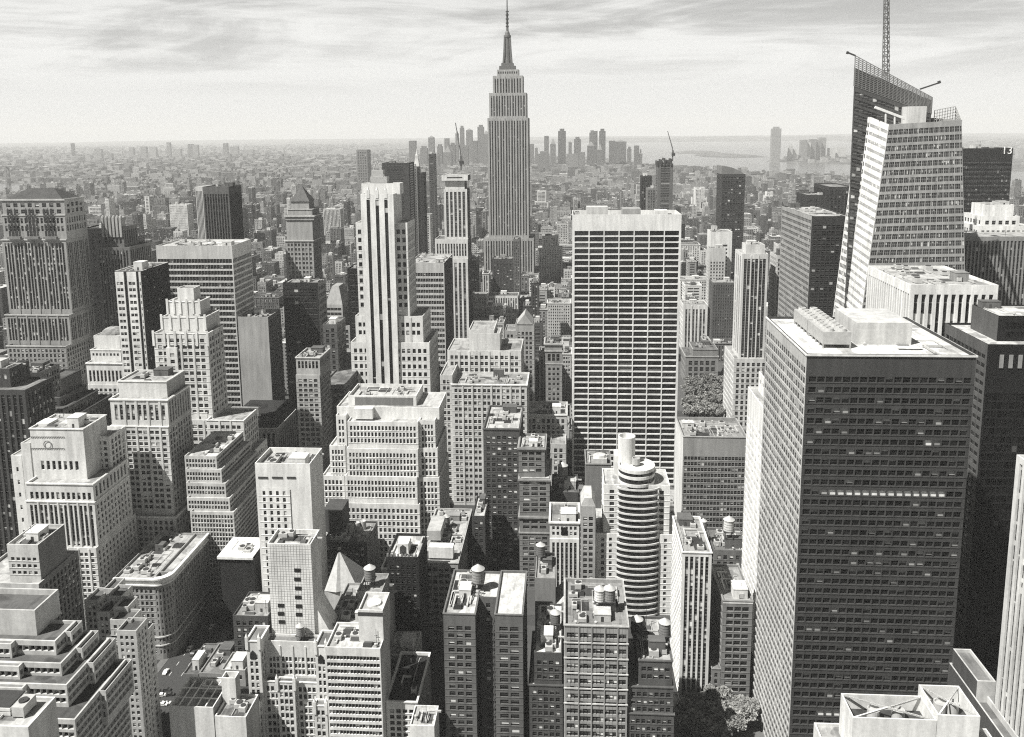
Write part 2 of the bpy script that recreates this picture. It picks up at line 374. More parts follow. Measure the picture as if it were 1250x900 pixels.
            pick = [k for k in order[:n] if score[k] > 0]
            pm = pane_mesh(gm); offv = np.array(off)
            for k in pick:
                o = bpy.data.objects.new('window', pm); COL.objects.link(o); o.parent = root
                o.location = ctr[k]-offv; o.rotation_euler = (0, 0, math.atan2(e[k][1], e[k][0])); o.scale = (np.linalg.norm(e[k]), 1, np.linalg.norm(q[k][3]-q[k][0]))
            rest = np.ones(len(q), bool); rest[pick] = False
            if rest.any():
                wbuf = Buf(); wbuf.add(q[rest], 0, None, rng.random(rest.sum())); o = link('windows' if s.near else 'glazing', wbuf.mesh('windows', [gm], off), root)
                o['kind'] = 'stuff'
        for t in T: FOOT.append((t['x0'], t['x1'], t['y0'], t['y1'], t['z1']))
        if s.anchor:
            c0, c1 = proj((X0, Y0, zt)), proj((X1, Y0, zt)); ANCH.append(((c0[0]+c1[0])/2, c0[1]+25, s.anchor))
        return s
# ============================================================ buildings, right side
b = Bld('office_tower', 'huge dark concrete grid office tower filling the right, white flat roof with plant', .11, side=.46, sp=.1, win=(.22, .22, .01), roof=.85, cornice=.6, anchor='the dark concrete grid tower')  # side tone painted paler to stand for the sun on that wall
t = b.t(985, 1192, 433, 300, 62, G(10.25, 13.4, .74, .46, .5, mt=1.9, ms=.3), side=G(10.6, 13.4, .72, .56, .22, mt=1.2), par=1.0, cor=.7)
b.bx('plant_room', 1046, 1112, 394, 423, 318, 26, .5)
B = Buf(); p0 = at(1000, 412, 320); zr = t['z1']-1.0
cx0, cx1 = p0[0]-1, p0[0]+9.2
for k in range(2):
    y0 = 312+k*21
    B.box(cx0, cx1, y0, y0+20, zr+1.5, zr+6.2, bottom=True)
    for i in range(5):
        B.box(cx0, cx0+.4, y0+i*4.7, y0+i*4.7+.4, zr, zr+1.5); B.box(cx1-.4, cx1, y0+i*4.7, y0+i*4.7+.4, zr, zr+1.5)
    for i in range(5): B.lathe((cx0+2.8, y0+2+i*4, zr+6.2), [(1.6, 0), (1.5, 1.1), (1.2, 1.1), (1.2, .3), (.02, .3)], 14, 1); B.lathe((cx1-2.8, y0+2+i*4, zr+6.2), [(1.6, 0), (1.5, 1.1), (1.2, 1.1), (1.2, .3), (.02, .3)], 14, 1)
b.blinds = [(1006, 1152, 604), (995, 1025, 868), (1126, 1140, 543)]
b.part('cooling_tower_bank', B, [plain('galvanised_pale', .38), plain('galvanised', .45)])
b.done(5, 3, hut=False)

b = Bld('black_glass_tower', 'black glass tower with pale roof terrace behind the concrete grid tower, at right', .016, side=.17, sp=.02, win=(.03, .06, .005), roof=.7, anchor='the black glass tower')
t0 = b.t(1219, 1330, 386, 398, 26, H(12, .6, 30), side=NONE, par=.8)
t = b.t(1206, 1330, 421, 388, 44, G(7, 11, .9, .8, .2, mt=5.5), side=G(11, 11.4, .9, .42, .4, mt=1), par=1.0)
q0 = at(1217, 428, 387.9); q1 = at(1330, 443, 387.9)
B = Buf()
for k in range(9):
    x = q0[0]+1.5+k*4.1; B.box(x, x+1.7, 387.6, 387.95, q0[2]-8.2, q0[2]-2.0, bottom=True)
b.part('roof_louvre', B, [wall(.4)])
b.done(3, 5)

b = Bld('pale_finned_tower', 'pale ribbed tower cut off by the right edge of the picture', .55, side=.55, sp=.1, win=(.15, .4), roof=.7)
p = at(1241, 555, 232)
b.tw(p[0], p[0]+30, 190, 232, p[2], V(9, .45, 14), side=V(13.0, .5, 14, .6, .6, ms=.5), par=1, sc=.2)
b.done(2, 4)

b = Bld('penthouse_roof_building', 'pale low roof in bottom right corner with open steel braced cooling enclosure', .6, side=.6, win=(.1, .4), roof=.6)
b.t(1014, 1240, 936, 197, 15, NONE, par=.8)
T1 = b.tiers[0]; zr = T1['z1']-.8
for (xa, xb, yt, d, L, nm) in ((1041, 1144, 876, 200, 9.5, 'cooling_enclosure'), (1145, 1197, 873, 200, 12, 'cooling_enclosure')):
    a_, c_ = at(xa, yt, d), at(xb, yt, d); x0, x1, z1 = a_[0], c_[0], a_[2]; B = Buf(); w = .35
    B.box(x0, x1, d, d+w, zr, z1); B.box(x0, x0+w, d+w, d+L-w, zr, z1-.003); B.box(x1-w, x1, d+w, d+L-w, zr, z1-.003); B.box(x0, x1, d+L-w, d+L, zr, z1-.006)
    b.part(nm, B, [wall(.65)]); B = Buf()
    for s_ in (0, 1):
        B.bar((x0+w, d+w, z1-.3), ((x0+x1)/2, d+L/2, z1-.3-.01*s_), .35); B.bar((x1-w, d+w, z1-.3), ((x0+x1)/2, d+L/2, z1-.32), .35)
        B.bar((x0+w, d+L-w, z1-.3), ((x0+x1)/2, d+L/2, z1-.34), .35); B.bar((x1-w, d+L-w, z1-.3), ((x0+x1)/2, d+L/2, z1-.36), .35)
    b.part('cross_brace', B, [plain('white_steel', .75)]); B = Buf(); B.add(np.array([[(x0+w, d+w, z1-4.2), (x1-w, d+w, z1-4.2), (x1-w, d+L-w, z1-4.2), (x0+w, d+L-w, z1-4.2)]])); b.part('enclosure_deck', B, [roofm(.12)]); B = Buf(); zr_ = z1-4.2
    for k in range(2): B.lathe((x0+(x1-x0)*(.35+.3*k), d+L*.6, zr_), [(1.6, 0), (1.6, 2.8), (1.3, 2.8), (1.2, 2.3), (.02, 2.3)], 18); B.box(x0+1+k*(x1-x0)*.45, x0+1+k*(x1-x0)*.45+2.4, d+1, d+3, zr_, zr_+1.8)
    b.part('cooling_fan', B, [plain('galvanised', .45)])
B = Buf(); c_ = at(1148, 866, 212); B.lathe((c_[0]-1.5, 207, zr), [(2.0, 0), (2.0, c_[2]-zr), (0.02, c_[2]-zr+.3)], 18); b.part('roof_tank', B, [plain('galvanised', .45)])
b.done(2, 8, hut=False)

b = Bld('walkway_roof_building', 'narrow pale parapet roof running beside the pale ribbed tower at lower right', .5, side=.14, roof=.25, win=(.05, .3))
b.t(1193, 1216, 832, 236, 16, NONE, par=1.0)
b.tw(at(1193, 840, 236)[0]-1, 124.5, 215, 252, at(1193, 850, 236)[2], NONE, par=2.0)
b.done(2, 2, hut=False)

b = Bld('white_slab_building', 'brilliant white narrow slab squeezed left of the dark concrete grid tower', .75, side=.78, win=(.1, .4), roof=.6)
p = at(913, 472, 428)
b.tw(p[0]+4.5, p[0]+30, 405, 425, p[2]+9, G(8, 10), side=G(12, 10, .4, .5), sc=.4)
b.tw(p[0], p[0]+30, 372, 428, p[2], G(8, 10), side=G(14, 10.3, .34, .42, .4, mt=3, skip=.45), sc=.4)
b.done(2, 3)

# the white banded tower with two sloping crystal volumes
b = Bld('crystal_tower', 'tall faceted glass tower with slanted crystal crown and lattice mast, right of centre', .4, side=.72, sp=.2, win=(.2, .35, .03), roof=.6, anchor='the faceted crystal tower')  # paler side tone paints the light that the left facet reflects
d1 = 540
def PP(px, py, d): return at(px, py, d)
def GZ(p, q):                     # the line from q through p down to the street
    p, q = np.array(p), np.array(q); k = q[2]/(q[2]-p[2]); return q+(p-q)*k
ftl, ftr = PP(1085, 152, d1+4), PP(1174, 147, d1+4)
fbl, fbr = GZ(PP(1052, 378, d1), ftl), GZ(PP(1178, 330, d1), ftr)
etl = PP(1063, 143, d1+26); ebl = GZ(PP(1031, 378, d1+32), etl)
st1 = H(9.6, .56, 3.9, .78, .35); st1['grp'] = 3; st1['plain'] = 1
b.panes.append(facade(b.wb, [fbl, fbr, ftr, ftl], st1, .522, 0))
b.panes.append(facade(b.wb, [ebl, fbl, ftl, etl], dict(H(9.6, .36, 4.4, .7, .2), plain=1), .522, 1))
rtl, rbl = ftr+np.array([2, 44, 2.]), fbr*np.array([1, 1, 0])+np.array([2, 44, 0])
btl, bbl = etl+np.array([0, 24, 0]), ebl+np.array([0, 20, 0])
b.panes.append(facade(b.wb, [bbl, ebl, etl, btl], dict(H(9.6, .5, 4.4, .7, .2), plain=1), .522, 1)); b.panes.append(facade(b.wb2 if hasattr(b, 'wb2') else b.wb, [fbr, rbl, rtl, ftr], H(9.6, .52, 5, .8), .522, 0))
b.wb.add(np.array([[rbl, bbl, btl, rtl]]), 0)
dn = np.array([0, 0, -5.0])
b.rb.add(np.array([[etl+dn, ftl+dn, ftr+dn, rtl+dn], [etl+dn, rtl+dn, btl+dn, btl+dn+np.array([.5, .5, 0])]]))
# rear, taller crystal
d2 = 572
g0, g1, g2 = PP(1044, 68, d2), PP(1138, 119, d2), PP(1138, 200, d2)
gb0, gb1 = GZ(PP(1031, 372, d2-3), g0), g1*np.array([1, 1, 0.])
mid0 = g0+(gb0-g0)*(g0[2]-PP(1044, 105, d2)[2])/g0[2]; mid1 = np.array([g1[0], g1[1], mid0[2]-18])
b.wb2 = Buf()
backv = np.array([14, 34, 0.]); b.panes.append(facade(b.wb2, [gb0+backv, gb0, mid0, mid0+backv], dict(H(8.6, .5, 5, .8), plain=1), .55, 1))
b.panes.append(facade(b.wb2, [gb0, gb1, mid1, mid0], H(8.6, .55, 5, .85), .55, 0))
# lattice screen at the crown
lat = Buf()
def lattice(c, nu, nv, w):
    bl, br, tr, tl = [np.array(x, float) for x in c]
    Q = lambda u, v: (bl*(1-u)+br*u)*(1-v)+(tl*(1-u)+tr*u)*v
    for i in range(nu+1): lat.bar(Q(i/nu, 0), Q(i/nu, 1), w)
    for j in range(nv+1): lat.bar(Q(0, j/nv), Q(1, j/nv), w)
lattice([mid0, mid1, g1, g0], 20, 15, .42)
# the tinted screen wall just behind the lattice
scr = Buf(); o_ = np.array([0, 1.2, 0])
m2 = lambda a, c, k: a+(c-a)*k
scr.add(np.array([[mid0+o_, mid1+o_, m2(mid1, g1, .82)+o_, m2(mid0, g0, .62)+o_]]))
back = np.array([14, 34, 0.]); bk0, bk1 = g0+back+np.array([0, 0, -14.]), g1+back
b.wb2.add(np.array([[gb1, gb1+back, mid1+back, mid1], [gb1+back, gb0+back, mid0+back, mid1+back]]), 0)
b.part('rear_wall', b.wb2, [wall(.14), wall(.14), wall(.1)], 'darker rear volume rising to a sharp slanted tip')
b.rb.add(np.array([[mid0, mid1, mid1+back, mid0+back]])+np.array([0, 0, -.5]))
lattice([mid1, mid1+back, g1+back, g1], 6, 7, .5)
b.part('crown_lattice', lat, [plain('grey_steel', .16)]); b.part('crown_screen', scr, [plain('tinted_screen', .24, .3)])
scr2 = Buf(); lat2 = Buf(); lat = lat2
h0, h1, h2 = PP(1141, 135, d1+34), PP(1167, 130, d1+34), PP(1174, 147, d1+10)
lattice([h0-np.array([0, 0, 10]), h1-np.array([0, 0, 9]), h1, h0], 8, 5, .4); lattice([h2-np.array([0, 0, 1]), h1-np.array([0, 0, 9]), h1, h2], 6, 4, .4)
b.part('glass_screen', lat2, [plain('grey_steel_pale', .4)])
B = Buf(); a_, c_ = PP(1110, 130, d1+20), PP(1130, 152, d1+20); B.box(a_[0], c_[0], d1+20, d1+32, c_[2]-5, a_[2]); b.part('plant_room', B, [wall(.55)])
B = Buf(); B.bar(PP(1068, 131, d1+12), PP(1105, 145, d1+12), 1.5); B.bar(PP(1092, 142, d1+12), PP(1092, 153, d1+12), .8); B.bar(PP(1081, 139, d1+12), PP(1081, 150, d1+12), .8); b.part('maintenance_arm', B, [plain('white_steel', .75)])
B = Buf(); B.bar(PP(1034, 64, d2), g0, .9); B.bar(PP(1034, 66, d2), PP(1035, 63, d2), 1.3); B.bar(PP(1123, 109, d2), PP(1147, 101, d2), .9); B.bar(PP(1147, 102, d2), PP(1146, 99, d2), 1.5); b.part('davit_arm', B, [plain('dark_metal', .05)])
# lattice mast
B = Buf(); m0, m1 = PP(1082, 92, d2+14), PP(1083, -60, d2+14)
for k, (dx, dy) in enumerate(((-1.7, -1.7), (1.7, -1.7), (1.7, 1.7), (-1.7, 1.7))):
    B.bar(m0+np.array([dx, dy, -10]), m1+np.array([dx*.6, dy*.6, 0]), .45)
nseg = 26; cor = ((-1.7, -1.7), (1.7, -1.7), (1.7, 1.7), (-1.7, 1.7))
for j in range(nseg):
    k0, k1 = j/nseg, (j+1)/nseg; f0, f1 = 1-.4*k0, 1-.4*k1; q0, q1 = m0+(m1-m0)*k0, m0+(m1-m0)*k1
    for i in range(4):
        ca, cb = cor[i], cor[(i+1) % 4]
        if j % 2: ca, cb = cb, ca
        B.bar(q0+np.array([ca[0]*f0, ca[1]*f0, 0]), q1+np.array([cb[0]*f1, cb[1]*f1, 0]), .3)
        B.bar(q0+np.array([cor[i][0]*f0, cor[i][1]*f0, 0]), q0+np.array([cor[(i+1)%4][0]*f0, cor[(i+1)%4][1]*f0, 0]), .3)
b.part('mast', B, [plain('grey_steel', .16)])
b.tiers.append(dict(x0=ebl[0], x1=fbr[0]+2, y0=d1, y1=d2+36, z1=30, st=NONE, sd=NONE, par=1, cor=0, bot=0, roof=False, sc=.5))
b.tiers[-1].update(x0=ebl[0]+14, x1=fbr[0]-2, y0=d1+40)
b.done()

b = Bld('white_columned_office', 'white office block with tall vertical columns and cluttered roof below the crystal tower', .68, side=.7, sp=.08, win=(.1, .4), roof=.6, anchor='the white columned office block')
b.t(1112, 1219, 348, 432, 62, V(8.6, .5, 24, .92, 1.2, mt=.45), side=V(7.5, .5, 24, .92, 1.2, mt=.45), par=1.2)
b.done(16, 12)

b = Bld('dark_office_slab', 'near black office slab with small white numerals near its roof, right of the crystal tower', .06, side=.04, sp=.04, win=(.06, .2, .02), roof=.5, anchor='the near black slab with numerals')
t = b.t(1168, 1237, 181, 800, 40, G(2.6, 5.4, .72, .6, .2, mt=2.6), side=G(3, 5.4), par=1)
b.done(3, 3)
fc = bpy.data.curves.new('numerals', 'FONT'); fc.body = '13'; fc.size = 9.5; fc.extrude = .15; fc.align_x = 'CENTER'; fc.materials.append(plain('white_sign', .85))
p = at(1229, 188, 800)
o = link('numerals', fc, b.root, (p[0]-b.root.location.x, 799.7-b.root.location.y, p[2])); o.rotation_euler = (math.pi/2, 0, 0)

b = Bld('stepped_white_building', 'white stepped-back building with arched top windows at the right edge', .68, sp=.3, win=(.2, .4), roof=.5)
b.t(1203, 1238, 250, 655, 22, V(8, .5, 20, .7, mt=.9)); b.t(1199, 1245, 264, 650, 30, G(7, 7)); b.t(1195, 1262, 276, 645, 40, G(6, 7))
b.done(2, 5)
b = Bld('ribbed_office_slab', 'grey office slab with close vertical ribs below the near black slab', .34, sp=.05, side=.34, win=(.1, .3), roof=.5)
b.t(1172, 1300, 289, 612, 36, V(4.3, .5, 8, .7, .5), par=.8); b.done(3, 9)
b = Bld('brown_office_tower', 'dark office tower with striped lit side wall left of the crystal tower', .07, side=.4, sp=.05, win=(.12, .3), roof=.6, anchor='the dark tower beside the crystal tower')  # striped side painted lighter than the front, as if sunlit
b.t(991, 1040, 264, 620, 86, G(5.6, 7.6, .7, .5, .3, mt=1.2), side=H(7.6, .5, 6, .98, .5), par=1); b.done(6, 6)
b = Bld('brown_office_slab', 'squat dark block standing right behind the dark tower beside the crystal tower', .1, side=.07, win=(.05, .2), roof=.35)
b.t(985, 1016, 238, 800, 36, G(6, 6, .2, .3), par=1); b.t(1013, 1042, 228, 790, 50, G(4, 6), par=1, bot=0); b.done(4, 5)
b = Bld('ribbed_apartment_tower', 'slim pale tower with dark window columns between the white grid slab and crystal tower', .55, side=.6, sp=.12, win=(.12, .35), roof=.45, anchor='the slim ribbed tower')
b.t(911, 934, 299, 728, 18, NONE, par=.6)
b.t(906, 938, 310, 720, 30, V(5.0, .66, 6.6, .62, .5, mt=.8, grp=2), side=V(12, .4, 6.6), par=1.2)
b.t(896, 944, 438, 716, 44, G(6, 7)); b.done(3, 4)
b = Bld('white_grid_slab', 'wide white slab with rows of long black windows facing the camera, right of centre', .66, side=.62, sp=.03, win=(.10, .10, .012), roof=.4, anchor='the wide white slab with black windows')
t = b.t(699, 832, 262, 600, 34, G(18.55, 7.42, .93, .68, .9, mt=2.6, ms=.10, plain=1), side=G(20, 7.42, .9, .6, .6, mt=2.5), par=3.2)
b.bx('plant_room', 716, 742, 253, 268, 612, 12, .5); b.bx('plant_room', 760, 782, 255, 268, 610, 14, .4); b.bx('plant_room', 800, 815, 257, 268, 615, 10, .6)
b.done(9, 17, hut=False)

b = Bld('grid_office_block', 'mid-rise grey grid office block in front of the park trees', .36, side=.75, sp=.12, win=(.2, .3), roof=.4, anchor='the grey grid office block')
b.t(834, 912, 533, 470, 33, G(4.35, 7.5, .74, .55, .3, mt=3.4), side=NONE, par=2.0, cor=.5); b.done(16, 13)

# ------------------------------------------------------------ round fronted tower
b = Bld('round_front_tower', 'pale tower with curved balcony front, round top deck and wide cylindrical stack', .68, sp=.1, win=(.15, .3), roof=.6, anchor='the round fronted balcony tower')
dG = 430; sG = dG/1035
b.t(737, 818, 592, dG, 22, NONE, par=1.0); tA = b.tiers[-1]; tA['st'] = G(12, 8.2, .4, .5, .4, mt=.7); tA['sd'] = G(8, 8.2)
b.t(727, 831, 652, dG-1.5, 30, G(10.3, 8.2, .32, .5, .4, mt=.5, ms=.4)); tB = b.tiers[-1]
cx = at(779, 600, dG)[0]; Rr = 27.5*sG; zt = at(779, 599, dG-6)[2]; zb = 0
B, Bd, Bs = Buf(), Buf(), Buf(); fl = 8.2*sG; z = zt; k = 0; cyc = dG-.5
while z > 0.5:
    r_ = Rr if z > tB['z1']-4 else Rr+.6
    Bd.lathe((cx, cyc, z-fl), [(r_*.9, 0), (r_*.9, fl*.99)], 28, 0, math.pi, 2*math.pi, 1, .38)
    B.lathe((cx, cyc, z-fl*.26), [(r_*.9, 0), (r_, 0), (r_, fl*.26), (r_*.9, fl*.26)], 28, 0, math.pi, 2*math.pi, 1, .42)
    z -= fl; k += 1
b.part('balcony_band', B, [wall(.54)]); b.part('curved_glazing', Bd, [plain('dark_glass', .02, .15, .5)])
B = Buf(); c_ = at(777, 573, dG+6); rd = 24*sG
B.lathe((c_[0], dG+8, tA['z1']-1), [(rd, 0), (rd, 1.6), (rd*.93, 1.6), (rd*.93, 4.2), (rd, 4.2), (rd, 5.8), (rd*.95, 5.8), (rd*.95, 7.6), (rd, 7.6), (rd, 9.4), (rd*.9, 9.4), (rd*.9, 8.2), (.02, 8.2)], 40); b.part('top_deck', B, [wall(.6)]); D = Buf(); D.lathe((c_[0], dG+8, tA['z1']-1), [(rd*.955, 1.7), (rd*.955, 4.1)], 40); D.lathe((c_[0], dG+8, tA['z1']-1), [(rd*.965, 5.9), (rd*.965, 7.5)], 40); b.part('deck_glazing', D, [plain('dark_glass', .02, .15, .5)])
B = Buf(); zc = tA['z1']+8; c_ = at(765, 532, dG+14); rc = 11.3*sG
B.lathe((c_[0], dG+14, zc-2), [(rc, 0), (rc, c_[2]-zc+2), (rc*.86, c_[2]-zc+2), (rc*.86, c_[2]-zc-1), (.02, c_[2]-zc-1)], 32); b.part('round_stack', B, [wall(.6)], smooth=False)
b.bx('plant_room', 750, 772, 556, 596, dG+16, 9, .66); B = Buf(); c_ = at(776, 565, dG+10); B.lathe((c_[0], dG+9, zc), [(2.2, 0), (2.2, 3.5), (1.7, 3.5), (1.7, 2.5), (.02, 2.5)], 18); b.part('cooling_fan', B, [plain('galvanised_pale', .38)])
b.done()

b = Bld('white_column_building', 'slim white office building with tall column strips down to the tree lined street', .64, sp=.25, win=(.3, .4), roof=.4)
b.t(833, 869, 674, 360, 36, V(7.2, .55, 9.2, .66, .5, mt=.6), side=G(9, 9.2), par=1.2, cor=.5); b.done(5, 3)
b = Bld('two_tone_building', 'pale topped brown loft building right of the slim white column building', .3, sp=.2, win=(.15, .4), roof=.4)
t = b.t(883, 919, 733, 359, 32, G(11, 9.6, .74, .55, .5, mt=.8), par=1.0, cor=.5)
a_ = t; B = Buf(); B.box(t['x0']-.12, t['x1']+.12, 358.85, 359, t['z1']-1.6, t['z1']-.9); b.part('pale_frieze', B, [wall(.6)]); b.done(7, 6)
b = Bld('low_brick_infill', 'tiny low brick house wedged right of the slim white column building', .3, win=(.3, .4), roof=.35)
b.t(869, 879.5, 816, 359.5, 30, G(6, 9), par=.8, cor=.4); b.done(1, 3, hut=False)
b = Bld('loft_building', 'cluttered loft roofs with water tanks behind the two-tone building', .5, win=(.2, .4), roof=.45)
t = b.t(834, 868, 668, 432, 30, V(6, .55, 9, .6), par=1.2); b.done(5, 2)
ROOFS.append(('a', t))
b = Bld('loft_building', 'dark loft roof with a pale water tank under the grey grid office block', .22, win=(.2, .4), roof=.3)
t = b.t(871.5, 915, 672, 430, 26, G(8, 9), par=1.2); b.done(9, 2); TL = t
# ============================================================ the spired tower
b = Bld('spired_skyscraper', 'tallest stepped stone skyscraper with tapering mast and needle spire, on the skyline', .42, sp=.06, side=.36, win=(.06, .3, .02), roof=.4, anchor='the tall spired skyscraper', near=True)
dE = 1285
st = V(3.25, .40, 3.6, .62, .9, mt=.8, grp=2)
def E(xl, xr, yt, dd, L, s=st, **k): return b.t(xl, xr, yt, dE+dd, L, s, **k)
E(606.5, 633, 85, 14, 22, V(2.6, .5, 3.6, .7, .6), par=.8)
E(601.5, 638, 92.5, 8, 34, st, par=.8)
E(597, 642.3, 113.5, 4, 42, st, par=.8)
E(595, 644.6, 144, 0, 52, st, par=.8)
E(590.5, 651.5, 291, -4, 60, st, par=.8)
E(584, 658, 334, -10, 74, st, par=.8)
E(576, 668, 352, -16, 90, G(3.5, 3.6), par=.8)
tt = b.tiers[3]
B = Buf()
c_ = at(619.7, 80, dE+25); sE = (dE+25)/1035
ax, ay = c_[0], dE+25; zz = lambda y: at(619, y, dE+25)[2]
for (hw, ya, yb_) in ((9.6, 86, 81), (7.2, 81, 77.5)): B.box(ax-hw*sE, ax+hw*sE, ay-hw*sE*.8, ay+hw*sE*.8, zz(ya), zz(yb_))
B.lathe((ax, ay, 0), [(5.2*sE, zz(77.5)), (4.6*sE, zz(70)), (4.1*sE, zz(56)), (3.7*sE, zz(46)), (4.4*sE, zz(46)), (4.4*sE, zz(43.5)), (3.2*sE, zz(43)), (2.6*sE, zz(40)), (1.6*sE, zz(38)), (1.3*sE, zz(30))], 16)
for k in range(4):
    a = math.pi/4+k*math.pi/2; u = np.array([math.cos(a), math.sin(a)])
    for (r0, y0_, r1, y1_) in ((6.8, 77.5, 5.2, 62), (5.2, 62, 4.4, 47)):
        B.bar((ax+u[0]*r0*sE, ay+u[1]*r0*sE, zz(y0_)), (ax+u[0]*r1*sE, ay+u[1]*r1*sE, zz(y1_)), 2.4)
b.part('mooring_mast', B, [plain('mast_metal', .13, .5)])
B = Buf(); B.lathe((ax, ay, 0), [(1.25*sE, zz(33)), (1.15*sE, zz(16)), (.7*sE, zz(15.5)), (.6*sE, zz(-2)), (.35*sE, zz(-3)), (.25*sE, zz(-22)), (.02, zz(-26))], 8)
for y in (33, 29, 24, 19, 15): B.lathe((ax, ay, zz(y)), [(1.9*sE, 0), (1.9*sE, 1.6)], 8)
b.part('spire', B, [plain('dark_metal', .05)])
# central recessed bay, darker
B = Buf(); fx = [at(x, 120, dE)[0] for x in (611.5, 628)]
b.done()

# ============================================================ centre
b = Bld('setback_tower', 'slender white setback tower with three long black window stripes, left of centre', .62, side=.6, sp=.03, win=(.1, .3, .008), roof=.4, anchor='the white tower with three black stripes')
dF = 640
SIDE = G(6.2, 10.3, .5, .5, .5, grp=2)
b.t(441, 488, 224, dF+10, 14, V(4.5, .4, 20), par=1.5)
t1 = b.t(440.5, 480.5, 237, dF, 30, NONE, par=1)
b.t(434, 497, 272, dF+4, 32, G(7.0, 10.3, .52, .48, .5, ms=.15), side=G(7, 10.3), par=1)
t2 = b.t(433.5, 516, 386, dF+2, 38, G(6.6, 10.2, .5, .48, .5, grp=2, ms=.3), side=G(7, 10.2), par=1)
b.t(428, 524, 418, dF, 44, G(7, 10.2, .5, .48, .5), side=G(7, 10.2), par=1)
# the ribbed white bay with its three stripes, down to the street
x0, x1, z1 = t1['x0'], t1['x1'], t1['z1']; w = x1-x0
C0 = np.array([(x0, dF-1.6, 0), (x1, dF-1.6, 0), (x1, dF-1.6, z1-.01), (x0, dF-1.6, z1-.01)])
Bw = Buf(); pn = facade(Bw, C0, dict(cp=10.7, rp=10.3, ww=.33, wh=.68, dep=.5, mt=.55, slot=True, ms=.36), dF/1035.0); b.panes.append(pn)
Bw.add(np.array([[(x0, dF, 0), (x0, dF-1.6, 0), (x0, dF-1.6, z1), (x0, dF, z1)], [(x1, dF-1.6, 0), (x1, dF, 0), (x1, dF, z1), (x1, dF-1.6, z1)], [(x0, dF-1.6, z1), (x1, dF-1.6, z1), (x1, dF, z1), (x0, dF, z1)]]), 0)
b.part('striped_bay', Bw, [wall(.66), wall(.66), plain('black_spandrel', .006)])
B = Buf()
for k in range(3):
    xc = x0+w*(.235+.265*k); B.box(xc-1.1, xc+1.1, dF-1.9, dF-.2, z1-3, z1+3.2); B.lathe((xc, dF-1, z1+3.2), [(.9, 0), (.02, 3)], 6)
b.part('finial', B, [wall(.66)])
B = Buf(); a_, c_ = at(452, 208, dF+16), at(473, 222, dF+16)
B.box(a_[0], c_[0], dF+14, dF+22, c_[2]-1, c_[2]+4); B.box(a_[0]+1, c_[0]-3, dF+15, dF+21, c_[2]+4, a_[2]); B.bar((a_[0], dF+14, c_[2]), (a_[0]+5, dF+18, a_[2]+8), .5); B.bar((c_[0], dF+14, c_[2]), (a_[0]+5, dF+18, a_[2]+8), .4)
b.part('roof_plant', B, [plain('grey_steel_pale', .4)])
b.done()

b = Bld('stepped_white_office', 'broad white stepped office block with rows of black windows below the three-stripe tower', .66, side=.62, sp=.05, win=(.08, .3, .02), roof=.6, anchor='the broad white stepped office block')
dI = 470
b.t(425, 508, 483, dI+14, 24, NONE, par=2); b.tiers[-1]['st'] = NONE
gI = G(4.55, 8.5, .52, .6, .45, mt=.55, ms=.5)
b.t(411, 536, 497, dI+8, 30, NONE, par=1.0)
b.t(424, 510, 515, dI, 40, gI, par=1.0); b.t(423, 510, 548, dI-1.2, 42, gI, par=1.0); b.t(421, 509, 582, dI-2.4, 44, gI, par=1.0)
b.t(421, 512, 615, dI-3.6, 46, G(6, 9, .5, .55), par=1.0)
L0 = b.tiers[-1]
b.t(410, 422, 507, dI+4, 34, gI, par=1, bot=0); b.t(402, 421, 544, dI+2.8, 36, gI, par=1, bot=0); b.t(393, 420, 581, dI+1.6, 38, gI, par=1, bot=0)
b.t(511.5, 531, 513, dI+3, 36, gI, par=1, bot=0); b.t(511, 534, 547, dI+1.8, 38, gI, par=1, bot=0); b.t(510, 536, 583, dI+.6, 40, gI, par=1, bot=0)
o_ = b.tiers; o_.insert(3, o_.pop(2)) if False else None
q0, q1 = at(433, 485, dI+13.8), at(504, 495, dI+13.8); B = Buf(); B.box(q0[0], q1[0], q0[1], q0[1]+.15, q1[2], q0[2]); b.part('roof_louvre', B, [wall(.28)])
b.bx('roof_hut', 432, 455, 499, 512, dI+4, 5, .64)
b.done(6, 4, hut=False)

b = Bld('u_shaped_offices', 'pale old office block with tall blank tower behind, between white stepped block and wide slab', .56, side=.5, sp=.3, win=(.25, .4), roof=.45, anchor='the pale U-shaped offices')
gU = G(6.2, 8.2, .52, .5, .35, grp=2)
b.t(578, 610, 407, 592, 18, NONE, par=1); b.t(572, 636, 403, 594, 30, NONE, par=1, bot=0); b.tiers[-1]['x1'] = at(603, 403, 594)[0]
b.t(546, 636, 428, 590, 36, gU, par=1, bot=0)
b.t(551, 643, 469, 560, 30, gU, par=1.4, cor=.9, bot=0); b.t(537, 552, 458, 562, 40, gU, par=1, bot=0)
b.done(10, 21, which=3)

b = Bld('dark_brick_block', 'dark brick loft block with white roof line and many small pale blinds, centre', .16, side=.2, sp=.1, win=(.5, .5), roof=.6)
b.t(590, 634, 523, 472, 42, G(7.2, 7.3, .56, .5, .3, mt=1.2), par=1.2, cor=.8); b.done(6, 4)
b = Bld('corniced_loft_tower', 'narrow loft tower with three white cornices, just right of the dark brick block', .3, side=.25, win=(.35, .5), roof=.6)
b.t(633, 665, 546, 455, 22, G(9.5, 7.6, .66, .5, .3, mt=.6), par=1.4, cor=1.3); b.t(634, 671, 584, 452, 30, G(9.5, 7.4, .66, .5, .3, mt=.4, grp=0), par=.6, cor=1.4); b.t(634, 671, 630, 451.4, 31, G(9.5, 7.4, .66, .5), par=.6, cor=1.3); b.t(634, 672, 650, 450.8, 32, G(9.5, 7.4, .66, .5), par=.5, cor=.7)
b.done(7, 9)
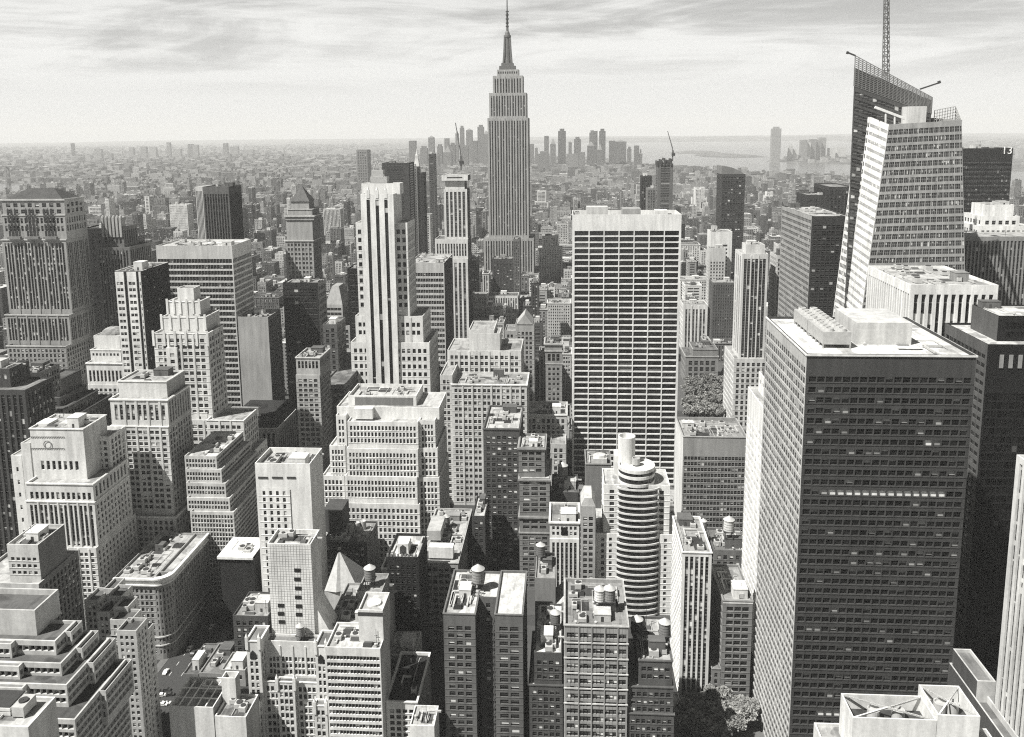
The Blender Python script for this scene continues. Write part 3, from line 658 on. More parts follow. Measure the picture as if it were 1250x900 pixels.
b = Bld('low_pale_offices', 'low pale office block with a narrow tall end, left of the wide white slab', .5, win=(.3, .4), roof=.5)
b.t(672, 691, 542, 560, 20, G(9, 8), par=1); b.t(641, 692, 506, 590, 30, G(6, 8), par=1.2, cor=.8, bot=0); b.done(9, 9, which=1)
b = Bld('gothic_loft_tower', 'grey gothic loft tower with a pointed gable front left of the wide white slab', .42, sp=.2, win=(.2, .4), roof=.35)
t = b.t(629, 652, 396, 722, 24, G(5.5, 6.2, .55, .55, .4, mt=1.4), par=1)
x0, x1, z1 = t['x0'], t['x1'], t['z1']; B = Buf(); xm = (x0+x1)/2; f = 721.6
B.add(np.array([[(x0+1, f, z1), (x1-1, f, z1), (xm, f, z1+9), (xm, f, z1+9)], [(x0+1, f, z1), (xm, f, z1+9), (xm, f+24, z1+9), (x0+1, f+24, z1)], [(x1-1, f, z1), (x1-1, f+24, z1), (xm, f+24, z1+9), (xm, f, z1+9)]])); b.part('gable', B, [wall(.45)])
b.t(616, 629, 404, 724, 26, G(6, 6.2), bot=0); b.done()
b = Bld('ornate_loft_tower', 'slim ornate loft tower with arched top windows and heavy cornice left of wide white slab', .36, sp=.15, win=(.1, .4), roof=.3)
b.t(665, 686, 419, 702, 22, G(6.4, 6.5), par=1.5, cor=1.6); t = b.t(665.5, 686, 428, 701, 24, G(6.4, 13, .6, .7, mt=.2, rows=1), par=.5, cor=1); b.t(666, 686, 444, 700.6, 25, G(6.4, 6.5, .5, .5), par=.4, cor=.6); b.done(3, 3)

b = Bld('roof_house_loft', 'long cluttered roof with white penthouse, building stepping back behind it, lower centre', .4, side=.3, win=(.25, .5), roof=.55)
t = b.t(510, 559, 686, 400, 62, G(8.2, 9, .66, .52, .35, mt=.7), side=G(9, 9), par=1.2, cor=.6)
b.bx('penthouse', 523, 553, 668, 682, 404, 5, .7); b.bx('penthouse', 521, 538, 648, 660, 418, 18, .45)
b.done(20, 31)
b = Bld('narrow_dark_loft', 'narrow dark loft with a pale roof standing just right of the long cluttered roof', .1, side=.1, win=(.4, .5), roof=.7)
b.t(576, 592, 630, 440, 26, G(7, 8.5, .6, .5), par=1); b.done(3, 4)
b = Bld('black_loft', 'black narrow loft with a crenellated top and arched roof house, lower centre', .035, side=.05, win=(.12, .5, .01), roof=.75)
t = b.t(472, 511, 680, 372, 24, G(8, 10, .5, .5, .3, mt=1), par=1.3)
x0, x1, z1 = t['x0'], t['x1'], t['z1']; B = Buf()
n = 9
for k in range(n):
    xa = x0+(x1-x0)*k/n; B.box(xa, xa+(x1-x0)/n*.5, 372, 372.6, z1, z1+1.3)
b.part('battlement', B, [wall(.3)]); B = Buf(); xm = x0+(x1-x0)*.45; B.box(xm-2.6, xm+2.6, 377, 385, z1-1, z1+4); B.lathe((xm, 377, z1+4), [(2.6, 0), (2.6, 0)], 3)
b.part('roof_house', B, [wall(.7)]); B = Buf(); B.box(xm-1.5, xm+1.5, 376.85, 377, z1-1, z1+2.4); B.lathe((xm, 376.92, z1+2.4), [(1.5, 0), (.02, 1.2)], 12, sy=.04); b.part('arched_opening', B, [plain('dark_metal', .05)])
b.done(3, 2, hut=False)

b = Bld('twin_wing_block', 'brick block with two tall wings round a dark light court, bottom centre', .22, side=.2, win=(.35, .5), roof=.75, anchor='the twin-wing brick block')
gT = G(9.5, 10.7, .8, .5, .35, mt=1.6); gT2 = dict(gT, skip=.1)
tL = b.t(541, 580, 749, 310, 34, G(13, 10.7, .62, .5, .35, mt=1.5), side=G(9, 10.7), par=1.0, cor=.4, bot=0)
tR = b.t(604, 638, 750, 310, 34, G(12, 10.7, .68, .5, .35, mt=1.5), side=G(9, 10.7), par=1.0, cor=.4, bot=0)
b.tw(tL['x1'], tR['x0'], 323, 344, tL['z1']-.3, G(14, 10.7, .3, .5), par=1, bot=0)
for sgn, xe in ((1, tL['x1']), (-1, tR['x0'])):
    B = Buf()
    for k in range(18):
        zf = tL['z1']-6-k*3.35; a0 = xe+sgn*.02; a1 = xe+sgn*1.3
        B.box(min(a0, a1), max(a0, a1), 312, 317, zf, zf+.12, bottom=True); B.bar((xe+sgn*.9, 312.2, zf), (xe+sgn*.9, 316.5, zf+(3.3 if k else 1.2)), .16); B.bar((a1, 312, zf+1), (a1, 317, zf+1), .08)
    b.part('fire_escape', B, [plain('dark_metal', .05)])
b.done(11, 6)

b = Bld('grid_loft', 'pale brick loft with bands of grouped windows and cluttered walled roof, bottom centre', .4, side=.4, sp=.3, win=(.45, .55, .03), roof=.35, anchor='the pale grouped-window loft')
tg = b.t(689, 767, 763, 300, 34, G(5.7, 11.1, .78, .55, .35, mt=.9, grp=3), side=G(9, 11), par=1.6, cor=.6)
x0, x1 = tg['x0'], tg['x1']; B = Buf()
for k in range(5):
    zc = tg['z1']-(2.0+k*2)*11.1*.29-1.4; B.box(x0-.25, x1+.25, 299.7, 300, zc, zc+.5, bottom=True)
b.part('belt_course', B, [wall(.55)])
b.bx('roof_wall', 689, 700, 735, 757, 318, 9, .35); b.bx('tank_house', 727, 752, 741, 757, 312, 8, .4); b.done(12, 3)
b = Bld('brick_loft', 'dark brick loft with a messy white roof, left of the pale grouped-window loft', .15, side=.15, win=(.45, .55), roof=.85)
tb = b.t(652, 686, 797, 312, 36, G(8.2, 10.4, .62, .5, .35, mt=.9), par=.8); b.t(646, 687, 836, 311.4, 37, G(8.2, 10.4, .6, .5), par=.5, cor=.5); b.done(12, 8)
b = Bld('brick_loft', 'dark brick loft with two water tanks, right of the pale grouped-window loft', .17, side=.2, win=(.4, .55), roof=.5)
tc_ = b.t(780, 821, 806, 302, 30, G(7.4, 11, .66, .5, .35, mt=.7), par=1, cor=.5); b.t(767, 822, 838, 301.4, 31, G(7.4, 11, .6, .5), par=.5, cor=.5); b.t(767, 823, 871, 300.8, 32, G(7.4, 11, .6, .5), par=.5, cor=.5); b.done(6, 5)
b = Bld('white_alley_house', 'thin white walled house with a bare side, by the street trees', .55, win=(.3, .4), roof=.6)
b.t(822, 831, 862, 350, 9, G(8, 9), par=.8); b.done(1, 2, hut=False)
b = Bld('arched_white_building', 'small white-topped building with an arched central window, lower centre', .62, side=.4, win=(.12, .4), roof=.3)
t = b.t(671, 707, 637, 425, 24, G(6, 7.5, .5, .55, .3, mt=.7, rows=2), par=1.2, cor=1.0); x0, x1, z1 = t['x0'], t['x1'], t['z1']; xm = (x0+x1)/2
B = Buf(); B.lathe((xm, 424.8, z1-5.4), [(2.3, 0), (2.3, .02)], 2); B.box(xm-1.7, xm+1.7, 424.75, 424.9, z1-7.5, z1-4.6); B.lathe((xm, 424.84, z1-4.6), [(1.7, 0), (.02, 1.7)], 14, sy=.04); b.part('arched_window', B, [glass(.1, .3)])
b.t(671, 707, 658, 424.6, 24.4, V(6, .5, 8), par=.3); b.done(3, 2)
b = Bld('dark_roof_loft', 'dark brown windowless-topped loft carrying a water tank behind the arched white building', .12, win=(.2, .3), roof=.2)
td = b.t(673, 706, 601, 460, 26, G(11, 16, .3, .25, mt=1.5), par=1); b.done(6, 3)
b = Bld('pediment_building', 'slim grey building with a round-headed roof gable left of the round fronted tower', .42, side=.4, win=(.3, .4), roof=.3)
t = b.t(709, 727, 618, 424, 18, G(6.4, 8.2, .6, .55, .3, mt=1.6), par=1); x0, x1, z1 = t['x0'], t['x1'], t['z1']; xm = (x0+x1)/2; B = Buf()
for yy in (424.2, 440): B.add(np.array([[(x0, yy, z1), (x1, yy, z1), (xm+2, yy, z1+4.5), (xm-2, yy, z1+4.5)]]))
B.add(np.array([[(x0, 424.2, z1), (xm-2, 424.2, z1+4.5), (xm-2, 440, z1+4.5), (x0, 440, z1)], [(xm-2, 424.2, z1+4.5), (xm+2, 424.2, z1+4.5), (xm+2, 440, z1+4.5), (xm-2, 440, z1+4.5)], [(xm+2, 424.2, z1+4.5), (x1, 424.2, z1), (x1, 440, z1), (xm+2, 440, z1+4.5)]])); b.part('gable', B, [wall(.5)]); b.done()
b = Bld('blank_grey_building', 'blank grey box wall with a round-headed roof gable in front of the wide white slab', .3, side=.3, win=(.3, .4), roof=.35)
t = b.t(715, 746, 566, 474, 22, NONE, par=1.2, cor=.6); x0, x1, z1 = t['x0'], t['x1'], t['z1']; xm = (x0+x1)/2+1; B = Buf()
B.box(xm-4, xm+4, 474.5, 482, z1, z1+2.6); B.lathe((xm, 478.2, z1+2.6), [(4, 0), (3.4, 1.5), (.02, 2.2)], 14, sy=.9); b.part('gable', B, [wall(.5)]); b.done(4, 2, hut=False)
b = Bld('gable_roof_house', 'low building with a pale pitched roof between the lofts, lower centre', .35, win=(.2, .3), roof=.4)
t = b.t(678, 716, 742, 350, 17, NONE, par=.4); x0, x1, z1 = t['x0'], t['x1'], t['z1']; xm = (x0+x1)/2; B = Buf()
B.add(np.array([[(x0, 350, z1), (xm, 350, z1+5.5), (xm, 367, z1+5.5), (x0, 367, z1)], [(xm, 350, z1+5.5), (x1, 350, z1), (x1, 367, z1), (xm, 367, z1+5.5)], [(x0, 350, z1), (x1, 350, z1), (xm, 350, z1+5.5), (xm, 350, z1+5.5)]])); b.part('pitched_roof', B, [roofm(.6)]); b.done()
b = Bld('grey_box_building', 'plain grey box wall standing behind the twin-wing block, lower centre', .33, win=(.2, .3), roof=.4)
b.t(653, 678, 706, 352, 20, NONE, par=.8); b.done(4, 3)
b = Bld('striped_curved_offices', 'office block with bowed horizontal stripes and dark end, right of three-stripe tower', .5, side=.05, sp=.05, win=(.25, .4, .02), roof=.55)
b.t(499, 542, 321, 762, 58, H(7.1, .52, 3.2, .9, .6, mt=1.6), side=NONE, par=1.2)
b.done(8, 5)
b = Bld('lattice_crown_tower', 'narrow pale grid tower still under construction with a dark crown, left of the spired skyscraper', .58, sp=.2, side=.1, win=(.1, .3, .02), roof=.3, anchor='the tower under construction with a dark crown')
t0 = b.t(539, 571, 214, 945, 26, NONE, par=1); b.tiers[-1]['st'] = H(3, .5, 20); 
b.t(543, 567, 220, 948, 22, G(7, 8, .6, .4), par=.5); b.t(541.5, 570, 231, 946, 26, V(4.7, .52, 5.2, .6, .5), par=.5); b.t(531, 571, 292, 940, 36, V(3.5, .5, 9), par=1); b.t(541, 571, 316, 936, 44, V(5, .5, 8), par=1); b.done()
b = Bld('blank_grey_slab', 'tall blank grey wall slab right of the horizontally striped office block', .42, side=.16, win=(.1, .3), roof=.4)
b.t(290, 327, 387, 640, 30, NONE, side=G(7, 7), par=1); b.done(5, 4)
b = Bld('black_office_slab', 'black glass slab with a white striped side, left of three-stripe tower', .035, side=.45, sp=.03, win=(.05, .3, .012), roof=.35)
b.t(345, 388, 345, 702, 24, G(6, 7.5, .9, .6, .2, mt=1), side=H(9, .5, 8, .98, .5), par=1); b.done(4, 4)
b = Bld('slim_corner_tower', 'slim pale tower with a columned top storey left of the broad white stepped office block', .45, side=.3, sp=.15, win=(.25, .35), roof=.5)
b.t(361, 390, 436, 566, 26, V(5, .5, 11, .8, mt=.4, ), par=1.4, cor=.8); b.tiers[-1]['st'] = dict(G(4.8, 13, .55, .75, .4, mt=.3), rows=1); b.t(361, 390, 458, 565.6, 27, G(6, 6.6, .6, .52, .3), par=.4); b.done(8, 3)
b = Bld('pyramid_roof_tower', 'pale tower with a truncated pyramid roof left of the three-stripe tower', .48, side=.35, win=(.2, .3), roof=.4)
t = b.t(397, 418, 372, 762, 34, H(6, .5, 5), side=G(6, 6), par=.3); x0, x1, z1 = t['x0'], t['x1'], t['z1']; B = Buf()
za = z1+16; i = (x1-x0)*.3; c4 = [(x0, 762, z1), (x1, 762, z1), (x1, 796, z1), (x0, 796, z1)]; c5 = [(x0+i, 770, za), (x1-i, 770, za), (x1-i, 788, za), (x0+i, 788, za)]
for k in range(4): B.add(np.array([[c4[k], c4[(k+1) % 4], c5[(k+1) % 4], c5[k]]]))
B.add(np.array([c5])); b.part('pyramid_roof', B, [wall(.4)])
b.t(397, 428, 398, 758, 44, G(6, 6.5)); b.t(397, 437, 430, 752, 52, G(6, 6.5), side=G(6, 6.5)); b.done()
b = Bld('brown_corner_house', 'grey brown mid-rise stepping down beside the slim pale columned tower', .2, win=(.25, .4), roof=.25)
b.t(394, 411, 396, 640, 26, G(6, 7), par=.8); b.t(392, 420, 470, 600, 50, G(6, 7)); b.t(402, 426, 500, 640, 40, G(6, 7), bot=0); b.done(6, 5)
b = Bld('black_sliver_tower', 'black sliver of a tower at the left edge of three-stripe tower', .025, side=.03, win=(.02, .2, .01), roof=.2)
b.t(424, 441, 328, 705, 20, G(6, 7, .8, .6, .2), par=1); b.done(2, 2)
# ============================================================ left side
b = Bld('ornate_stone_tower', 'massive dark stone tower with arched top windows and hipped roof at the left edge', .4, side=.52, sp=.08, win=(.3, .35), roof=.14, anchor='the massive dark stone tower')  # side tone raised in the colour to offset shade on the right wall
st = V(4.6, .52, 6.3, .6, .5, mt=.7, grp=3); 
t = b.t(2, 78, 243, 600, 26, G(9, 8, .5, .55, .5, mt=.5), par=1, cor=1.2)
b.t(2, 79, 262, 599.5, 28, G(5.4, 10, .5, .7, .5, mt=.3), par=.5, cor=.8)
b.t(2, 80, 292, 599, 30, st, par=.5, cor=.9)
b.t(6, 84, 384, 594, 42, st, par=1, cor=.8); b.t(8, 80, 422, 588, 52, G(5.4, 6.4), par=1, cor=.8)
x0, x1, z1 = t['x0']+1.5, t['x1']-1.5, t['z1']-.6; B = Buf(); za = z1+7.5
c4 = [(x0, 601, z1), (x1, 601, z1), (x1, 625, z1), (x0, 625, z1)]; c5 = [(x0+12, 611, za), (x1-12, 611, za), (x1-12, 615, za), (x0+12, 615, za)]
for k in range(4): B.add(np.array([[c4[k], c4[(k+1) % 4], c5[(k+1) % 4], c5[k]]]))
B.add(np.array([c5])); b.part('hipped_roof', B, [wall(.13)])
B = Buf()
for px_ in (18, 40, 62):
    a_ = at(px_, 300, 598.4); 
    for f in (-2.6, 0, 2.6): B.lathe((a_[0]+f*1.05, 598.5, at(px_, 256, 598)[2]), [(.75, 0), (.02, 1.0)], 10, sy=.05); [B.box(a_[0]+f*1.05-.75, a_[0]+f*1.05+.75, 598.35, 598.6, at(px_, ya_, 598)[2], at(px_, ya_-7, 598)[2]) for ya_ in (263.2, 272, 281, 289)]
b.part('arched_window', B, [plain('dark_glass', .02, .15, .5)]); B = Buf()
for px_ in (18, 40, 62):
    a_ = at(px_, 290, 598); B.box(a_[0]-5, a_[0]+5, 596.6, 598.9, a_[2]-1.2, a_[2]+.6, bottom=True)
b.part('balcony', B, [wall(.3)]); b.done()
b = Bld('brown_setback_block', 'dark ornate stepped block with lit side colonnade below the massive dark stone tower', .13, side=.3, sp=.06, win=(.25, .4), roof=.14)  # lit look of the side walls is put into their paler tone
b.t(20, 48, 455, 470, 20, G(6, 8), par=1); b.t(49, 71, 464, 508, 26, G(6, 6.4, .5, .5), side=V(5, .55, 18, .8, mt=1), par=1.2, cor=.9); b.t(24, 72, 486, 502, 30, G(6, 7), bot=0)
b.t(46, 77, 499, 494, 40, G(5.6, 7), side=G(7, 9), par=1.2, cor=.9); b.t(34, 78, 515, 486, 56, G(6, 7), side=G(7, 8), cor=.7); b.done(6, 5)
b = Bld('dark_edge_tower', 'dark masonry tower with tall recessed windows cut by the left edge', .1, side=.12, sp=.03, win=(.3, .3), roof=.3)
b.t(-40, 11, 450, 446, 18, V(8, .5, 11, .7), par=1.2); b.t(-40, 30, 476, 438, 26, V(8, .5, 11, .7), par=1.2); b.done(2, 4)
b = Bld('black_brick_slab', 'plain near black slab between the massive dark stone tower and a fin-topped tower', .04, side=.06, win=(.05, .3, .01), roof=.1)
b.t(97, 128, 279, 665, 30, G(8, 8, .3, .3), par=1); b.done(2, 5)
b = Bld('fin_crowned_tower', 'brown tower topped by a crown of stone fins, right of a near black slab', .24, side=.3, sp=.07, win=(.15, .3), roof=.2, anchor='the fin-crowned brown tower')
t = b.t(124, 150, 277, 628, 22, V(5.2, .5, 9, .8), par=1); b.t(118, 158, 302, 620, 34, V(4.2, .45, 6.5, .65, grp=2), side=V(5, .45, 6.5), par=1)
x0, x1, z1 = t['x0'], t['x1'], t['z1']; B = Buf()
for k in range(6):
    xa = x0+(x1-x0)*(k+.1)/6; B.box(xa, xa+1.7, 627.2, 634, z1-8, z1+7); B.lathe((xa+.85, 629, z1+7), [(1.1, 0), (1, 1), (.02, 2)], 8)
b.part('crown_fin', B, [wall(.42)]); b.done()
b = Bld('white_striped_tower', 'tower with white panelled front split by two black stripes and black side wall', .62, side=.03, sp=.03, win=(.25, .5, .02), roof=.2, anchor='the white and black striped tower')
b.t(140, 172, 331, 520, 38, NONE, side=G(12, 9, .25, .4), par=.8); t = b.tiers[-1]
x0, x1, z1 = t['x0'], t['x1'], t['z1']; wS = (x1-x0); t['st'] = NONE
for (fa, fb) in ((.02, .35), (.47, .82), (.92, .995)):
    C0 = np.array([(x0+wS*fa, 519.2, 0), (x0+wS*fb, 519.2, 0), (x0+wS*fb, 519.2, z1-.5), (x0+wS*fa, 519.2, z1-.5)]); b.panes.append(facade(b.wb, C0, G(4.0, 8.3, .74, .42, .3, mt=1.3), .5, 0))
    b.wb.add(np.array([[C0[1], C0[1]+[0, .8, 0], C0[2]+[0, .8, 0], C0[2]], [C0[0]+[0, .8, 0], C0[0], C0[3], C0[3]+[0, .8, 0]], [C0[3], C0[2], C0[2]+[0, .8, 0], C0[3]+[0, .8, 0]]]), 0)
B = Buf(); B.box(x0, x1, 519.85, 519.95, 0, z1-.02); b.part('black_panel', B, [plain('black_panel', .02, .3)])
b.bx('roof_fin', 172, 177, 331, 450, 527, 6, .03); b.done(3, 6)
b = Bld('striped_office_block', 'large block wrapped in alternating light and dark horizontal stripes with flat white roof', .5, side=.62, sp=.05, win=(.12, .25, .012), roof=.75, anchor='the horizontally striped office block')
b.t(190, 283, 300, 640, 40, H(7.6, .6, 4, .97, .7, mt=2.1), side=H(7.6, .6, 4, .97, .7, mt=2.1), par=1.0); b.done(10, 7)
b = Bld('dark_ribbed_tower', 'dark fluted tower with vertical ribs standing beyond the horizontally striped office block', .2, side=.12, sp=.03, win=(.05, .3, .01), roof=.1, anchor='the dark fluted tower')
t = b.t(247, 279, 228, 850, 34, V(3.6, .6, 9, .8, .8, mt=.9), par=1)
x0, z1 = t['x0'], t['z1']; p = at(237, 240, 862); B = Buf(); C0 = np.array([(p[0], 866, 0), (x0, 850, 0), (x0, 850, z1), (p[0], 866, z1-1)]); b.panes.append(facade(B, C0, V(5, .5, 9, .8, .8), .82, 0)); B.add(np.array([[(p[0], 866, z1-1), (x0, 850, z1), (x0, 884, z1), (p[0], 884, z1-1)], [(p[0], 884, 0), (p[0], 866, 0), (p[0], 866, z1-1), (p[0], 884, z1-1)]])); b.part('chamfered_corner', B, [wall(.42), wall(.42), wall(.1)]); b.done(2, 3)
b = Bld('crown_stepped_tower', 'tall white art deco tower with notched stepped crown left of the horizontally striped office block', .6, side=.5, sp=.3, win=(.25, .35), roof=.5, anchor='the white tower with the notched crown')
gC = G(8.6, 8.7, .56, .5, .35, mt=.6, grp=2)
b.t(216, 236, 352, 516, 10, NONE, par=.6); b.t(204, 243, 368, 509, 16, V(9, .35, 20, .6, mt=1), side=V(9, .35, 20), par=1.0, cor=.5); b.t(197, 250, 387, 503, 22, V(9.5, .35, 22, .55, mt=1), side=V(9, .35, 20), par=1.0, cor=.5)
b.t(187, 253, 407, 496, 24, gC, side=gC, par=1.0, cor=.4); b.t(183, 259, 512, 493, 30, gC); 
B = Buf(); 
for j in range(3):
    t = b.tiers[j+1]; n = 5
    for k in range(n+1):
        xa = t['x0']+(t['x1']-t['x0'])*k/n; B.box(xa-.7, xa+.7, t['y0']-.5, t['y0'], t['z1']-8, t['z1']+1.6)
b.part('buttress', B, [wall(.64)])
b.tw(b.tiers[3]['x0']+8, b.tiers[3]['x0']+15, 494.6, 496, b.tiers[3]['z1']-9, gC, par=.1, bot=0)
b.t(252, 297, 513, 490, 24, G(7, 8.7, .55, .5, grp=2), side=G(7, 8.7), cor=.5, bot=0); b.t(258, 305, 556, 486, 30, G(7, 8.7), side=G(7, 8.7), bot=0); b.done(4, 4, which=4)
b = Bld('pale_office_tower', 'pale square tower with cornice and low attic in front of the notched crown tower', .56, side=.42, sp=.3, win=(.3, .4), roof=.5, anchor='the pale square tower')
b.t(144, 203, 465, 442, 22, G(7, 12, .4, .4, mt=1.3), par=1.0, cor=.6); b.t(134, 204, 487, 436, 28, V(8.2, .45, 7.8, .6, .4, mt=.9, grp=2), side=V(8, .4, 7.8), par=1.1, cor=.9); b.t(135, 205, 520, 435.5, 29, G(8.2, 8.0, .55, .5, .35, grp=2), side=G(8, 8), par=.4, cor=.6)
b.t(139, 214, 630, 432, 36, G(7.5, 8.2), side=G(8, 8.2), cor=.9); b.done(2, 3)
b = Bld('medallion_white_tower', 'white stepped building with round medallion high on its front, at far left', .6, side=.55, sp=.12, win=(.25, .4), roof=.5, anchor='the white medallion building')
t = b.t(36, 101, 523, 398, 22, NONE, par=1.0, cor=.6); b.tiers[-1]['st'] = V(7.5, .5, 14, .9, .7, mt=3.2, rows=2); b.tiers[-1]['st']['ms'] = 1.2
b.t(25, 36, 541, 399, 20, NONE, par=.6, bot=0); b.t(13, 26, 556, 401, 18, G(9, 18, .3, .3), par=.6, bot=0)
b.t(32, 113, 590, 390, 34, V(7.2, .52, 12, .85, .5, mt=1.0, rows=2), side=V(9, .4, 9, .6), par=1.2, cor=.7); b.t(32, 115, 612, 389.5, 35, V(7.2, .5, 8.7, .6, .5, mt=.5, grp=2), side=G(9, 8.7, .4, .5), par=.4, cor=.6); b.t(14, 117, 668, 387, 40, G(7.6, 8.8, .5, .5, grp=2), side=G(9, 8.8, .4, .5))
p = at(58, 543, 397.7); B = Buf(); 
a = np.linspace(0, 2*math.pi, 25)
for r0, r1 in ((2.2, 1.7),):
    for k in range(24):
        c0, c1_ = (math.cos(a[k]), math.sin(a[k])), (math.cos(a[k+1]), math.sin(a[k+1])); f = lambda r, c: (p[0]+r*c[0], 397.65, p[2]+r*c[1])
        B.add(np.array([[f(r0, c0), f(r0, c1_), f(r1, c1_), f(r1, c0)]]))
for k in range(20):
    for zz_ in (534, 548): q = at(37+k*2.1, zz_, 397.7); B.box(q[0], q[0]+.4, 397.6, 398, q[2], q[2]+.4)
b.part('medallion', B, [wall(.3)])
b.bx('roof_hut', 44, 60, 517, 523, 404, 8, .6); b.bx('roof_hut', 72, 92, 517, 524, 406, 9, .5)
b.t(108, 133, 533, 412, 16, G(7.5, 8, .5, .5), side=G(8, 8), cor=.4, bot=0); b.done(5, 4)
b = Bld('small_pale_office', 'small pale flat-roofed block in front of the white medallion building', .5, side=.3, win=(.4, .45), roof=.6)
b.t(8, 46, 665, 284, 17, G(8, 10, .55, .42, .3, mt=1.6), side=NONE, par=1.4); b.t(-40, 47, 712, 281, 26, G(8, 10), side=G(9, 10)); b.done(7, 4)
b = Bld('terraced_office_block', 'dark terraced office block of long stepped pale parapets in the bottom left corner', .5, side=.55, sp=.06, win=(.25, .4, .012), roof=.16, anchor='the terraced office block')  # side parapets painted a little paler, as the brighter lit face
gT = H(12.5, .55, 9, .97, 1.0, mt=.42)
tp = b.t(-60, 42, 744, 196, 10.5, NONE, par=1.6)
specs = [(-60, 67, 781, 192.5, 9.5), (-60, 74, 808, 188, 14.5), (-60, 81, 834, 183.5, 20), (-60, 91, 876, 178, 24)]
for i, (xa, xb, yt, d, L) in enumerate(specs):
    ta = b.t(xa, xb, yt, d, L, gT, side=gT, par=.9)
    z = ta['z1']
    b.tw(ta['x0'], ta['x0']+ (ta['x1']-ta['x0'])*(.66 if i else .62), d-1.8, d, z, gT, par=.9, bot=z-9.5)
    b.tw(ta['x1'], ta['x1']+1.7, d+L*.45, d+L, z, gT, side=gT, par=.9, bot=z-9.5)
# order matters for stacking: keep the main tiers last
mains = [t for t in b.tiers if t['bot'] is None]; extra = [t for t in b.tiers if t['bot'] is not None]; b.tiers = extra+mains
b.done(3, 3, hut=False)
tz = tp['z1']-1.6; 
b = Bld('white_roof_corner', 'small pale roof corner with stacked louvred plant box at the very bottom left', .6, side=.6, win=(.1, .3), roof=.6)
t = b.t(-60, 34, 886, 158, 10, NONE, par=.8); B = Buf(); a_ = at(-40, 862, 162); c_ = at(14, 884, 162)
for k in range(4): z_ = c_[2]+(a_[2]-c_[2])*k/4; B.box(a_[0], c_[0], 162, 168, z_, z_+(a_[2]-c_[2])/4-.25); B.box(a_[0]+.2, c_[0]-.2, 162.2, 167.8, z_+(a_[2]-c_[2])/4-.25, z_+(a_[2]-c_[2])/4, 1)
b.part('louvred_plant_box', B, [wall(.6), plain('dark_metal', .05)]); b.done(1, 2, hut=False)
b = Bld('narrow_stepped_block', 'pale masonry building descending in narrow steps behind the terraced office block', .45, side=.62, sp=.2, win=(.4, .5), roof=.15)  # front toned darker and side lighter, painting a shaded and a lit face
gN = G(8, 9.5, .5, .5); gS = G(10, 9.5, .42, .5)
for i, (xa, xb, yt, d, L) in enumerate(((126, 139, 719, 318, 9), (103, 119, 733, 312, 10), (130, 148, 728, 310, 9), (118, 134, 747, 303, 8), (138, 156, 741, 303, 8), (134, 160, 757, 296, 8), (142, 166, 770, 289, 9), (130, 174, 776, 296, 9))):
    b.t(xa, xb, yt, d, L, gN, side=gS, par=1.2, bot=0)
b.done(0)
DC = 376
b = Bld('curved_corner_building', 'ornate block with rounded corner and bright white curved cornice, lower left', .38, side=.34, sp=.2, win=(.35, .45), roof=.55, anchor='the round-cornered block')
zt = at(170, 706, DC)[2]; sc = DC/1035
x1c = at(203, 706, DC)[0]; x0c = at(139, 706, DC)[0]; rr = 6.5
b.tw(x0c, x1c-rr, DC, DC+48, zt, G(6.4, 9, .5, .55, .4, mt=1.6), side=NONE, par=1.2, sc=sc)
b.tw(x1c-rr-.3, x1c, DC+rr, DC+48, zt-.02, NONE, side=G(7, 9, .45, .55, .4, mt=1.6), par=1.2, sc=sc, bot=0)
na = 6; an = np.linspace(-math.pi/2, 0, na+1); cxr, cyr = x1c-rr, DC+rr
for k in range(na):
    p0, p1 = (cxr+rr*math.cos(an[k]), cyr+rr*math.sin(an[k])), (cxr+rr*math.cos(an[k+1]), cyr+rr*math.sin(an[k+1]))
    b.panes.append(facade(b.wb, [(*p0, 0), (*p1, 0), (*p1, zt), (*p0, zt)], G(4.2, 9, .55, .55, .4, mt=1.6), sc, 0))
B = Buf(); B.lathe((cxr, cyr, zt-4.0), [(rr, 0), (rr+1.0, .3), (rr+1.0, .9), (rr, 1.0), (rr+.15, 1.0), (rr+.15, 3.2), (rr+1.3, 3.4), (rr+1.3, 4.2), (rr-1.5, 4.2)], 14, 0, -math.pi/2, 0)
B.box(x0c, cxr, DC-1, DC, zt-3.7, zt-3.1, bottom=True); B.box(x0c, cxr, DC-1.3, DC, zt-.6, zt+.2, bottom=True); B.box(x1c, x1c+1, cyr, DC+48, zt-3.7, zt-3.1, bottom=True); B.box(x1c, x1c+1.3, cyr, DC+48, zt-.6, zt+.2, bottom=True)
B.box(x0c, cxr, DC-.15, DC, zt-3.1, zt-.6); B.box(x1c, x1c+.15, cyr, DC+48, zt-3.1, zt-.6)
b.part('curved_cornice', B, [wall(.68)]); B = Buf()
for zz_ in (7.5, 12): B.box(x0c, cxr, DC-.4, DC, zz_, zz_+.6, bottom=True); B.lathe((cxr, cyr, zz_), [(rr, 0), (rr+.4, 0), (rr+.4, .6), (rr, .6)], 14, 0, -math.pi/2, 0); B.box(x1c, x1c+.4, cyr, DC+48, zz_, zz_+.6, bottom=True)
b.part('belt_course', B, [wall(.55)]); b.done(9, 9)
b = Bld('stepped_ribbed_office', 'office building of five glassy steps with ribbed walls and flat pale roof, left', .5, side=.42, sp=.06, win=(.1, .3, .015), roof=.75, anchor='the five-step ribbed office')
gR = G(4.0, 6.4, .62, .72, .35, mt=.55)
gRs = H(6.4, .5, 6, .95, .4)
for i, (xa, xb, yt, d, L) in enumerate(((225, 264, 557, 436, 40), (226, 270, 573, 433, 44), (227, 275, 590, 430, 49), (228, 280, 608, 427, 54), (232, 285, 625, 424, 60))): b.t(xa, xb, yt, d, L, gR, side=gRs, par=1.0)
b.done(4, 6, hut=False)
